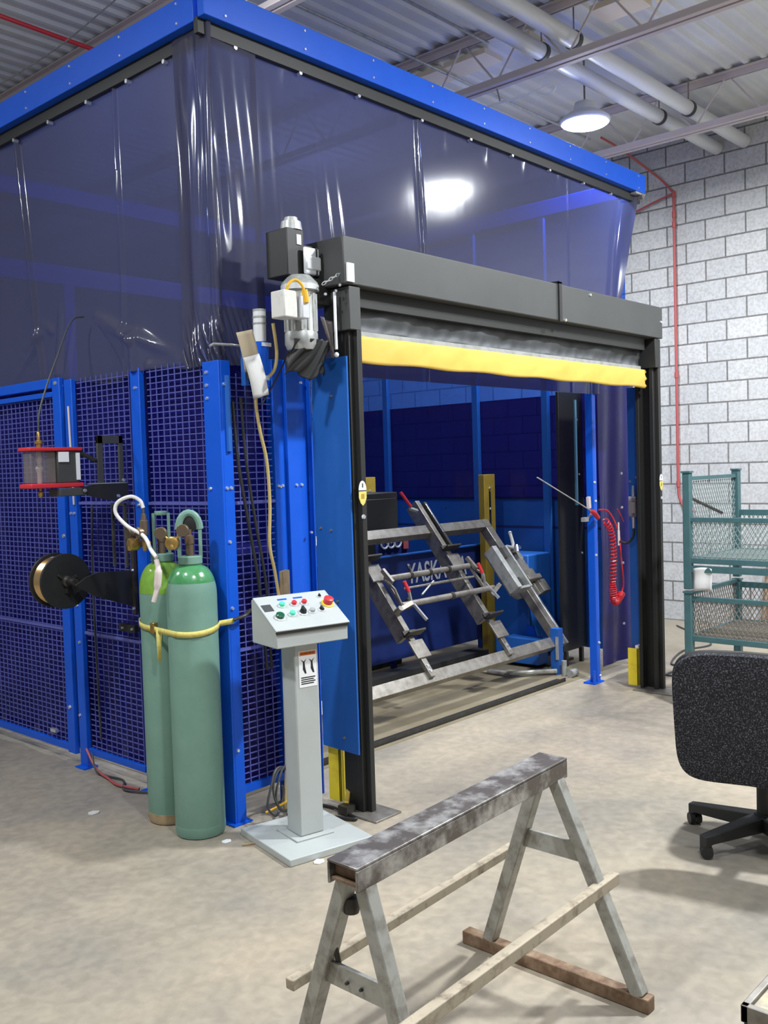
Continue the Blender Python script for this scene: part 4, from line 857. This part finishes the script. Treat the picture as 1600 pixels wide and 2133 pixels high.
t = thing('divider_screen', (5.4, 5.0, 0.04), 'blue divider screen with large grey capital letters behind the tilted frame', 'screen')
MB().box(3.75, 5.0, 0.13, 7.0, 5.02, 0.955).build('screen_sheet', 'blue_dark', t, bevel=0.003)
MB().box(3.75, 4.985, 0.955, 7.0, 5.03, 0.965).build('screen_top', 'blue_panel', t)
MB().box(5.0, 4.99, 0.0, 5.06, 5.03, 0.13).build('screen_leg', 'blue_panel', t); MB().box(6.9, 4.99, 0.0, 6.96, 5.03, 0.13).build('screen_leg', 'blue_panel', t)
MB().box(3.75, 4.97, 0.0, 7.0, 5.0, 0.05).build('screen_skirt', 'rubber', t)
text_mesh('YASKAWA', 0.175, M['greyletter'], frame((6.16, 4.997, 0.79), (1, 0, 0), (0, 0, 1)), 'lettering', t, 0.001, (0.93, 1.3))
t = thing('robot_controller', (5.8, 5.6, 0), 'black cabinet standing behind the divider screen at the left of the opening', 'cabinet')
MB().box(5.55, 5.3, 0.0, 6.02, 5.8, 1.45).build('cabinet_body', 'black', t, bevel=0.008)
t2 = MB().box(5.58, 5.288, 0.3, 5.99, 5.3, 1.40).build('cabinet_door', 'black', t, bevel=0.004)
mb = MB()                                              # worn round emblem + red block on screen edge
t = thing('emblem_plate', (5.85, 5.2, 0.0), 'grey emblem of rounded letter shapes with a red block above the screen', 'sign')
for cx, s in ((5.72, 1), (5.80, 1.0), (5.88, 1)):
    pts = [(cx+0.045*math.cos(k*PI/8), 5.19, 1.05+0.05*math.sin(k*PI/8)) for k in range(16)]; mb.tube(pts, 0.009, 6, closed=True)
mb.box(5.79, 5.185, 1.04, 5.81, 5.195, 1.13); mb.build('emblem_letters', 'greyletter', t)
MB().box(5.95, 5.185, 0.98, 6.01, 5.195, 1.10).build('red_block', 'red_pipe', t)
MB().box(5.62, 5.2, 0.93, 6.03, 5.21, 1.13).build('emblem_backing', 'blue_dark', t)
MB().box(5.8, 5.2, 0.0, 5.84, 5.24, 0.93).build('emblem_stand', 'blue_dark', t)
for x, y, w_, z0, z1, lab in ((6.78, 4.93, 0.16, 0, 1.57, 'tall ochre slotted column at the middle of the cell'), (6.25, 5.86, 0.16, 0, 1.575, 'shorter looking ochre column behind the black cabinet')):
    t = thing('slotted_column', (x, y, 0), lab, 'column', 'ochre slotted columns')
    MB().box(x-w_/2, y-0.03, z0, x+w_/2, y+0.03, z1).build('column_body', 'ochre', t, bevel=0.003)
    MB().box(x-0.012, y-0.034, 1.12, x+0.012, y-0.03, 1.42).build('slot', 'rubber', t)
    bolts(MB(), [(x, y-0.034, 1.45), (x, y-0.034, 1.27), (x, y-0.034, 1.10)], 0.013).build('bolt', 'bright', t)
t = thing('tailstock_tower', (6.72, 4.55, 0), 'blue tailstock tower supporting the right end of the tilted frame', 'machine')
MB().box(6.60, 4.40, 0.06, 6.93, 4.75, 0.90).build('tower_cover', 'blue_panel', t, bevel=0.01)
MB().prism([(6.56, 4.2), (6.95, 4.2), (6.95, 4.85), (6.56, 4.85)], 0.02).build('tower_base', 'steel_dk', t)
MB(frame((6.58, 0, 0), (0, 1, 0), (0, 0, 1))).prism([(4.24, 0.02), (4.42, 0.02), (4.42, 0.32), (4.36, 0.32)], 0.02).build('gusset', 'blue', t)
MB().cyl((6.46, 4.42, 0.62), (6.60, 4.42, 0.62), 0.07).build('bearing', 'steel', t)
t = thing('positioner_foot', (6.2, 4.25, 0), 'low blue box with a grey tube foot under the right end of the frame', 'machine')
MB().box(6.44, 4.22, 0.03, 6.59, 4.55, 0.24).build('foot_box', 'blue_panel', t, bevel=0.008)
MB().tube([(6.08, 4.45, 0.13), (6.08, 4.45, 0.03), (6.08, 4.25, 0.03), (6.36, 4.0, 0.03)], 0.02, 8).build('foot_tube', 'galv', t)
MB().cyl((6.33, 3.86, 0.03), (6.41, 3.86, 0.03), 0.03).cyl((6.36, 3.93, 0.0), (6.36, 3.93, 0.12), 0.02).build('anchor', 'alu', t)
MB().box(6.36, 3.98, 0.0, 6.43, 4.05, 0.36).build('leg_tube', 'blue_panel', t)
MB().box(6.352, 3.976, 0.12, 6.36, 4.0, 0.30).build('chain_plate', 'alu', t)
t = thing('floor_threshold', (4.9, 3.85, 0), 'black steel strip bolted to the floor across the cell entrance', 'strip')
MB().box(3.4, 3.82, 0, 6.2, 3.90, 0.012).build('strip_plate', 'rubber', t); MB().box(3.4, 3.82, 0.012, 6.2, 3.828, 0.03).build('strip_lip', 'steel_dk', t)
t = thing('floor_skid', (5.0, 4.6, 0), 'dark base skid of the positioner lying on the cell floor', 'base')
MB().box(4.2, 4.75, 0, 6.5, 4.9, 0.10).build('skid_beam', 'rubber', t); MB().box(4.4, 4.5, 0.0, 4.5, 4.75, 0.08).build('skid_leg', 'steel_dk', t)

# tilted welding fixture
FV = Vector((0, 0.6137, 0.7896)); FO = Vector((0, 4.0, 0.225))
FX = Matrix(((1, 0, 0, 0), (0, FV.y, -0.7896, FO.y), (0, FV.z, 0.6137, FO.z), (0, 0, 0, 1)))   # local (u, v, w)
t = thing('welding_fixture', (5.3, 4.35, 0.2), 'large tilted steel fixture frame with clamps inside the cell opening', 'fixture')
def fb(name, m, *bs, par=None, bev=0.003):
    mb = MB(FX)
    for b in bs: mb.box(*b)
    return mb.build(name, m, par or t, bevel=bev)
fb('bottom_rail', 'steel', (3.6, 0.0, -0.075, 6.54, 0.085, 0.0))
fb('top_rail', 'steel', (3.6, 1.155, -0.075, 6.54, 1.235, 0.0))
fb('side_rail', 'steel', (6.455, 0.085, -0.075, 6.54, 1.155, 0.0))
fb('side_rail', 'steel', (3.6, 0.085, -0.075, 3.68, 1.155, 0.0))
fb('rail_edge', 'bright', (6.52, 0.0, 0.0, 6.545, 0.75, 0.006))
def arm(u_, top, w_=0.048):
    a = fb('fixture_arm', 'steel', (u_-w_/2, 0.03, 0.0, u_+w_/2, 0.36, 0.03), (u_-w_/2, 0.36, -0.09, u_+w_/2, top, 0.03))
    bolts(MB(FX), [(u_-0.005, 0.07, 0.03), (u_-0.005, 0.11, 0.03)], 0.014, (0, 0, 1)).build('bolt', 'bright', a)
    for v0 in (0.17, 0.79):
        fb('locator_plate', 'steel', (u_-0.065, v0, 0.03, u_+0.075, v0+0.135, 0.045), par=a)
        fb('locator_angle', 'steel_dk', (u_-0.07, v0+0.17, 0.03, u_+0.10, v0+0.185, 0.10), (u_-0.07, v0+0.17, 0.03, u_+0.06, v0+0.215, 0.045), par=a)
    return a
arm(4.85, 1.25); a2 = arm(5.76, 1.45)
def tb(name, m, p, q, r_, par=None): return MB(FX).cyl(p, q, r_, n=12).build(name, m, par or t)
tb('cross_tube', 'steel', (4.86, 0.775, 0.085), (5.80, 0.775, 0.085), 0.022)
tb('cross_tube', 'steel', (4.86, 0.555, 0.085), (5.93, 0.555, 0.085), 0.022)
mb = MB(FX); mb.cyl((4.96, 0.67, 0.10), (5.76, 0.67, 0.10), 0.008, n=8)
for i in range(26): mb.cyl((5.2+i*0.02, 0.67, 0.10), (5.21+i*0.02, 0.67, 0.10), 0.011, n=8)
mb.build('threaded_rod', 'steel', t)
tb('diagonal_rod', 'alu', (5.1, 0.60, 0.10), (5.3, 0.69, 0.10), 0.007)
for u_ in (5.12, 5.33, 5.55): tb('collar', 'steel_dk', (u_-0.012, 0.775, 0.085), (u_+0.012, 0.775, 0.085), 0.028)
tb('collar', 'steel_dk', (5.4, 0.555, 0.085), (5.43, 0.555, 0.085), 0.028)
tb('collar', 'steel_dk', (5.12, 0.775, 0.1), (5.12, 0.83, 0.12), 0.006)
for u_, s in ((4.86, 1), (5.82, -1)):
    b = MB(FX).bar((u_, 0.78, 0.08), (u_, 0.55, 0.09), 0.02, 0.02).bar((u_, 0.78, 0.08), (u_-s*0.03, 0.66, 0.13), 0.014, 0.014).bar((u_-s*0.03, 0.66, 0.13), (u_, 0.55, 0.09), 0.014, 0.014).bar((u_, 0.84, 0.1), (u_, 0.72, 0.12), 0.024, 0.03)
    b.build('end_brace', 'steel', t)
def toggle(u_, v_, lean, name='toggle_clamp'):
    b = fb(name, 'steel_dk', (u_-0.02, v_-0.03, 0.03, u_+0.02, v_+0.03, 0.09))
    MB(FX).bar((u_, v_, 0.09), (u_+0.02, v_-0.17, 0.11), 0.014, 0.02).build('clamp_arm', 'bright', b)
    MB(FX).bar((u_, v_, 0.09), (u_-0.03, v_+0.05, 0.14), 0.016, 0.016).build('clamp_lever', 'alu', b)
    MB(FX).cyl((u_-0.03, v_+0.05, 0.14), (u_-0.055, v_+0.12, 0.17), 0.013, n=10).build('clamp_grip', 'red', b)
    return b
toggle(4.97, 0.57, 1); toggle(5.86, 0.62, 1)
MB(FX).bar((4.80, 0.52, 0.08), (4.95, 0.55, 0.10), 0.03, 0.03).cyl((4.80, 0.52, 0.06), (4.80, 0.52, 0.12), 0.02, n=10).build('pivot_block', 'steel', t)
MB(FX).bar((5.86, 0.50, 0.08), (6.0, 0.565, 0.10), 0.03, 0.03).build('pivot_block', 'steel', t)
b = MB(FX).bar((5.58, 1.36, 0.06), (5.66, 1.34, 0.05), 0.02, 0.02).build('top_clamp', 'alu', t)
MB(FX).cyl((5.59, 1.37, 0.07), (5.53, 1.49, 0.10), 0.012, n=10).build('clamp_grip', 'red', b)
fb('arm_shoe', 'steel_dk', (5.80, 1.0, 0.0, 5.83, 1.42, 0.05)); fb('wear_strip', 'bright', (5.80, 1.12, 0.05, 5.815, 1.40, 0.055))
# right clamp station
st = fb('clamp_station', 'steel', (6.34, 0.60, 0.02, 6.60, 0.84, 0.045), (6.42, 0.56, 0.045, 6.60, 0.60, 0.10))
fb('fork_plate', 'alu', (6.07, 0.47, 0.09, 6.125, 0.86, 0.19), (6.10, 0.47, 0.07, 6.28, 0.49, 0.16), (6.10, 0.47, 0.06, 6.28, 0.86, 0.085), par=st, bev=0.002)
fb('fork_plate', 'alu', (6.27, 0.47, 0.07, 6.29, 0.86, 0.17), par=st, bev=0.002)
fb('fork_core', 'steel_dk', (6.16, 0.76, 0.085, 6.24, 0.86, 0.15), (6.16, 0.49, 0.085, 6.24, 0.58, 0.14), par=st)
fb('pad_block', 'steel', (6.55, 0.45, 0.0, 6.66, 0.80, 0.03), (6.56, 0.45, 0.03, 6.66, 0.56, 0.07), par=st)
fb('saddle', 'steel', (6.33, 0.84, 0.02, 6.56, 0.90, 0.07), (6.36, 0.90, 0.02, 6.41, 0.99, 0.06), par=st)
MB(FX).tube([(6.42, 0.90, 0.08), (6.46, 0.87, 0.10), (6.50, 0.90, 0.10), (6.55, 1.0, 0.10)], 0.014, 8).ball((6.555, 1.01, 0.10), 0.018).build('clamp_handle', 'alu', st)
MB(FX).tube([(6.50, 0.76, 0.10), (6.46, 0.82, 0.12), (6.50, 0.87, 0.12), (6.56, 0.86, 0.1)], 0.012, 8).build('hook', 'bright', st)
bolts(MB(FX), [(6.40, 0.70, 0.045), (6.46, 0.74, 0.045), (6.36, 0.80, 0.045), (6.60, 0.78, 0.03), (6.62, 0.74, 0.03)], 0.014, (0, 0, 1)).build('bolt', 'bright', st)
MB(FX).bar((6.40, 0.66, 0.05), (6.46, 0.62, 0.05), 0.03, 0.02).bar((6.40, 0.62, 0.05), (6.36, 0.66, 0.05), 0.03, 0.02).build('lever_plate', 'alu', st)

# ------------------------------------------------------------------ sawhorse
XL, XR, YS = 1.69, 2.575, 1.665
t = thing('sawhorse', (2.1, YS, 0), 'worn welded steel sawhorse standing in the foreground', 'sawhorse')
SH = Matrix(((1, 0, 0, 0), (0, 1, 0, 0), (0.036, 0, 1, -0.036*2.6), (0, 0, 0, 1)))
bm_ = MB(SH)
for a, b, c, d, e, g in ((1.64, 1.612, 0.70, 2.615, 1.718, 0.708), (1.64, 1.612, 0.645, 2.615, 1.620, 0.70), (1.64, 1.710, 0.645, 2.615, 1.718, 0.70)): bm_.box(a, b, c, d, e, g)
bm_.build('top_beam', 'beam', t, bevel=0.003)
MB(SH).box(1.645, 1.621, 0.655, 1.74, 1.709, 0.664).box(1.66, 1.621, 0.664, 1.68, 1.709, 0.695).build('beam_insert', 'rust', t, bevel=0.002)
for X, nm in ((XL, 0), (XR, 1)):
    tz = 0.655 if nm else 0.622
    MB().bar((X, YS+0.028, tz), (X, 1.905, 0.04), 0.042, 0.042, up=(1, 0, 0)).build('leg', 'galv', t, bevel=0.004)
    MB().bar((X, YS-0.028, tz), (X, 1.352 if nm else 1.45, 0.04), 0.042, 0.042, up=(1, 0, 0)).build('leg', 'galv', t, bevel=0.004)
    zz = 0.43 if nm else 0.345
    hw = 0.20*(0.655-zz)/0.6+0.03
    MB().box(X-0.006, YS-hw-0.02+(0 if nm else 0.03), zz-0.03, X+0.006, YS+hw+0.02, zz+0.03).build('cross_plate', 'galv', t, bevel=0.001)
    MB().box(X-0.022, 1.315 if nm else 1.4, 0.0, X+0.022, 2.01, 0.045).build('foot_bar', 'rust', t, bevel=0.004)
MB().cyl((1.70, 1.74, 0.34), (1.695, 1.755, 0.42), 0.007, n=8).build('peg', 'steel_dk', t)
MB().bar((1.63, 1.865, 0.30), (2.66, 1.865, 0.34), 0.03, 0.03).build('stretcher', 'wood_pale', t, bevel=0.003)
MB().bar((1.5, 1.475, 0.31), (2.66, 1.475, 0.34), 0.032, 0.036).build('stretcher', 'wood_pale', t, bevel=0.003)
MB().lathe([(0.02, -0.02), (0.024, 0), (0.02, 0.02)], 12, Tr(1.70, 1.695, 0.54)).build('weld_knob', 'steel_dk', t)
bolts(MB(), [(1.683, 1.70, 0.34), (1.683, 1.65, 0.34)], 0.005, (-1, 0, 0)).build('bolt', 'steel_dk', t)

# ------------------------------------------------------------------ office chair
CC = Vector((4.05, 1.53, 0)); t = thing('office_chair', tuple(CC), 'dark speckled fabric office chair at the right edge', 'chair')
fw = Vector((0.93, 0.2, 0)).normalized(); sd = Vector((-fw.y, fw.x, 0))   # forward, left
BC = Vector((3.655, 1.445, 0.64))
def slab(name, O, ax, ay, w_, h_, th, n, m, par, bulge=0.02, taper=0.0, curve=0.0):
    az = ax.cross(ay).normalized(); vs = []; fs = []; N = 48; rings = [(0.90, -th/2), (0.985, -th/2*0.72), (1.0, 0), (0.985, th/2*0.72), (0.90, th/2)]
    for sc_, zz in rings:
        for k in range(N):
            a = 2*PI*k/N; c_, s_ = math.cos(a), math.sin(a)
            x = math.copysign(abs(c_)**(2/n), c_)*w_/2*sc_; y = math.copysign(abs(s_)**(2/n), s_)*h_/2*sc_
            x *= 1-taper*(y/(h_/2))
            vs.append(O+ax*x+ay*y+az*(zz+curve*(x/(w_/2))**2))
    for i in range(len(rings)-1):
        for k in range(N): fs.append((i*N+k, i*N+(k+1) % N, (i+1)*N+(k+1) % N, (i+1)*N+k))
    for r_i, sgn in ((0, -1), (len(rings)-1, 1)):
        prev = [r_i*N+k for k in range(N)]
        for q, sc_ in enumerate((0.6, 0.3)):
            cur_ = []
            for k in range(N):
                a = 2*PI*k/N; c_, s_ = math.cos(a), math.sin(a)
                x = math.copysign(abs(c_)**(2/n), c_)*w_/2*sc_*0.9; y = math.copysign(abs(s_)**(2/n), s_)*h_/2*sc_*0.9
                vs.append(O+ax*x+ay*y+az*(sgn*(th/2+bulge*(1-sc_))+curve*(x/(w_/2))**2)); cur_.append(len(vs)-1)
            for k in range(N):
                f4 = (prev[k], prev[(k+1) % N], cur_[(k+1) % N], cur_[k]); fs.append(f4 if sgn > 0 else f4[::-1])
            prev = cur_
        fs.append(tuple(prev) if sgn > 0 else tuple(prev[::-1]))
    return MB().add(vs, fs).build(name, m, par, ang=60)
tilt = (Vector((0, 0, 1))-fw*0.10).normalized()
bk = slab('backrest', BC-Vector((0, 0, 0.012)), -sd, tilt, 0.54, 0.53, 0.05, 5.2, 'fabric', t, 0.012, -0.02, 0.035)
slab('backrest_shell', BC+fw*0.022-Vector((0, 0, 0.006)), -sd, tilt, 0.552, 0.535, 0.03, 5.2, 'rubber', t, 0.004, -0.02, 0.035)
slab('seat', CC+Vector((0, 0, 0.46))-fw*0.03, sd, fw, 0.48, 0.46, 0.07, 3.4, 'fabric', t, 0.015)
MB().bar(BC+fw*0.05-Vector((0, 0, 0.18)), BC+fw*0.09-Vector((0, 0, 0.26)), 0.06, 0.02, up=tuple(fw)).bar(BC+fw*0.09-Vector((0, 0, 0.26)), CC+Vector((0, 0, 0.39)), 0.06, 0.02).build('back_support', 'rubber', t)
MB().cyl(CC+Vector((0, 0, 0.1)), CC+Vector((0, 0, 0.27)), 0.03).build('column_cover', 'rubber', t)
MB().cyl(CC+Vector((0, 0, 0.27)), CC+Vector((0, 0, 0.42)), 0.014).build('gas_lift', 'alu', t)
MB().cyl(CC+Vector((0, 0, 0.06)), CC+Vector((0, 0, 0.13)), 0.045, 0.04).build('hub', 'rubber', t)
a0 = math.atan2(1.66-1.53, 3.74-4.05)
for k in range(5):
    a = a0+k*2*PI/5*(-1); d_ = Vector((math.cos(a), math.sin(a), 0)); e = CC+d_*0.33
    s_ = Vector((-d_.y, d_.x, 0)); vs = []
    for (rr, w_, z0, z1) in ((0.03, 0.034, 0.06, 0.125), (0.31, 0.024, 0.058, 0.098), (0.345, 0.02, 0.04, 0.095)):
        for ss, z in ((-1, z0), (1, z0), (1, z1), (-1, z1)): vs.append(CC+d_*rr+s_*w_*ss+Vector((0, 0, z)))
    lg = MB().add(vs, [(0, 3, 2, 1), (8, 9, 10, 11)]+[(i*4+j, i*4+(j+1) % 4, i*4+4+(j+1) % 4, i*4+4+j) for i in (0, 1) for j in range(4)]).build('base_leg', 'rubber', t, bevel=0.004)
    cs_ = MB(); q = CC+d_*0.325
    ca = a+0.9; cd = Vector((math.cos(ca), math.sin(ca), 0))
    for s2 in (-1, 1): cs_.cyl(q+cd*0.006*s2+Vector((0, 0, 0.027)), q+cd*0.026*s2+Vector((0, 0, 0.027)), 0.027, 0.025, 16)
    cs_.cyl(q+Vector((0, 0, 0.03)), q+Vector((0, 0, 0.068)), 0.011, n=10); cs_.build('caster', 'rubber', lg)

# ------------------------------------------------------------------ stacked wire containers
def container(x0, y0, z0, W, D, H, zb, zt, wm, lab, drop):
    """corner (x0,y0); extends +X by W and -Y by D; legs to z0, floor at zb, rim at zt, posts to H"""
    t = thing('wire_container', (x0+W/2, y0-D/2, z0), lab, 'container', 'stacked wire containers')
    for (x, y) in ((x0, y0), (x0+W, y0), (x0, y0-D), (x0+W, y0-D)):
        p = MB().box(x-0.025, y-0.025, z0, x+0.025, y+0.025, H).build('corner_post', 'teal', t, bevel=0.004)
        MB().box(x-0.03, y-0.03, H, x+0.03, y+0.03, H+0.012).build('post_cap', 'teal', p)
    def rail(z, th=0.03):
        mb = MB()
        mb.box(x0-0.012, y0-D, z, x0+0.012, y0, z+th).box(x0+W-0.012, y0-D, z, x0+W+0.012, y0, z+th).box(x0, y0-0.012, z, x0+W, y0+0.012, z+th).box(x0, y0-D-0.012, z, x0+W, y0-D+0.012, z+th)
        return mb
    rail(zb-0.03, 0.035).build('floor_frame', 'teal', t, bevel=0.002)
    # front side is lower (drop gate)
    MB().box(x0-0.012, y0-D, drop, x0+0.012, y0, drop+0.03).build('gate_rail', 'teal', t, bevel=0.002)
    MB().box(x0, y0-0.012, zt-0.025, x0+W, y0+0.012, zt).build('side_rail', 'teal', t); MB().box(x0, y0-D-0.012, zt-0.025, x0+W, y0-D+0.012, zt).build('side_rail', 'teal', t)
    MB().box(x0+W-0.012, y0-D, drop, x0+W+0.012, y0, drop+0.04).build('back_rail', 'teal', t)
    def diamonds(O, A, B, la, lb, s=0.032, th=0.0018):
        mb = MB(); O = Vector(O); A = Vector(A); B = Vector(B); n = int((la+lb*1.6)/s)+2
        for sg in (1, -1):
            for i in range(-1, n):
                # line a = i*s - sg... clipped to rectangle; slope 1.6
                pts = []
                c = i*s
                for k in range(2):
                    b_ = (0, lb)[k]; a_ = c - b_*0.6 if sg > 0 else (c - lb*0.6 + b_*0.6)
                    pts.append([a_, b_])
                (a1, b1), (a2, b2) = pts
                if abs(a2-a1) < 1e-6: continue
                def clip(av): return b1+(av-a1)/(a2-a1)*(b2-b1)
                lo_, hi_ = (pts[0], pts[1]) if a1 < a2 else (pts[1], pts[0])
                if hi_[0] < 0 or lo_[0] > la: continue
                if lo_[0] < 0: lo_ = [0, clip(0)]
                if hi_[0] > la: hi_ = [la, clip(la)]
                P1 = O+A*lo_[0]+B*lo_[1]; P2 = O+A*hi_[0]+B*hi_[1]
                if (P2-P1).length > 0.01: mb.bar(P1, P2, th*2, th*2, up=tuple(A.cross(B)))
        return mb
    diamonds((x0, y0, zb), (0, -1, 0), (0, 0, 1), D, drop-zb).build('gate_mesh', wm, t, smooth=False)
    diamonds((x0+W, y0, zb), (0, -1, 0), (0, 0, 1), D, drop-zb).build('back_mesh', wm, t, smooth=False)
    diamonds((x0, y0, zb), (1, 0, 0), (0, 0, 1), W, zt-zb-0.03, 0.036).build('side_mesh', wm, t, smooth=False)
    diamonds((x0, y0, zb), (1, 0, 0), (0, -1, 0), W, D, 0.03).build('floor_mesh', wm, t, smooth=False)
    return t
x0, y0 = 5.95, 2.72
tu = container(x0, y0, 0.80, 0.80, 1.0, 1.56, 1.0, 1.535, 'teal_wire', 'upper teal wire container of the stack at the right edge', 1.24)
MB().box(x0-0.02, y0-1.0, 0.915, x0+0.02, y0, 0.955).build('fork_rail', 'teal', tu)
MB().bar((x0+0.03, y0+0.002, 1.40), (x0+0.55, y0+0.002, 1.27), 0.02, 0.012).build('bent_strap', 'steel_dk', tu)
container(x0, y0, 0.0, 0.80, 1.0, 0.775, 0.49, 0.80-0.015, 'grey_wire', 'lower rusty wire container carrying the teal one', 0.725)
o = MB(frame((5.925, 2.615, 0.865), (0.05, -1, 0), (0, 0.03, 1))).grid(lambda a, b: ((a-0.5)*0.12, (b-0.5)*0.15+0.01*math.sin(a*3), 0.006*math.sin(a*6)+0.004*math.sin(b*7)), 8, 8).build('printed_note', 'paper', ang=80, solid=0.001); tag(o, 'white printed sheet fixed to the left corner of the teal container', 'paper')
t = thing('rusty_pipes', (8.3, 3.1, 0), 'brown pipes leaning on the wall behind the wire containers', 'pipe')
for i in range(3): MB().cyl((8.75+i*0.06, 3.30-i*0.09, 0.0), (9.15, 3.33-i*0.08, 1.0-0.08*i), 0.03, n=12).build('pipe', 'rust', t)

# ------------------------------------------------------------------ cart corner bottom right
t = thing('steel_cart', (2.1, 0.4, 0), 'corner of a black cart with a worn yellowish top at the bottom right', 'cart')
MB().box(1.775, 0.10, 0.575, 2.5, 0.70, 0.60).build('cart_top', 'worn_top', t, bevel=0.003)
MB().box(1.76, 0.08, 0.572, 1.775, 0.715, 0.606).box(1.76, 0.70, 0.572, 2.52, 0.715, 0.606).box(2.5, 0.08, 0.572, 2.52, 0.715, 0.606).box(1.76, 0.08, 0.572, 2.52, 0.10, 0.606).build('top_edge', 'steel', t, bevel=0.002)
for (x, y) in ((1.765, 0.665), (2.47, 0.665), (1.765, 0.09), (2.47, 0.09)): MB().box(x, y, 0.0, x+0.045, y+0.045, 0.572).build('leg', 'rubber', t)
MB().box(1.768, 0.13, 0.38, 1.775, 0.665, 0.57).build('side_sheet', 'rubber', t)

for o in bpy.data.objects:
    if '_w' in o: del o['_w']
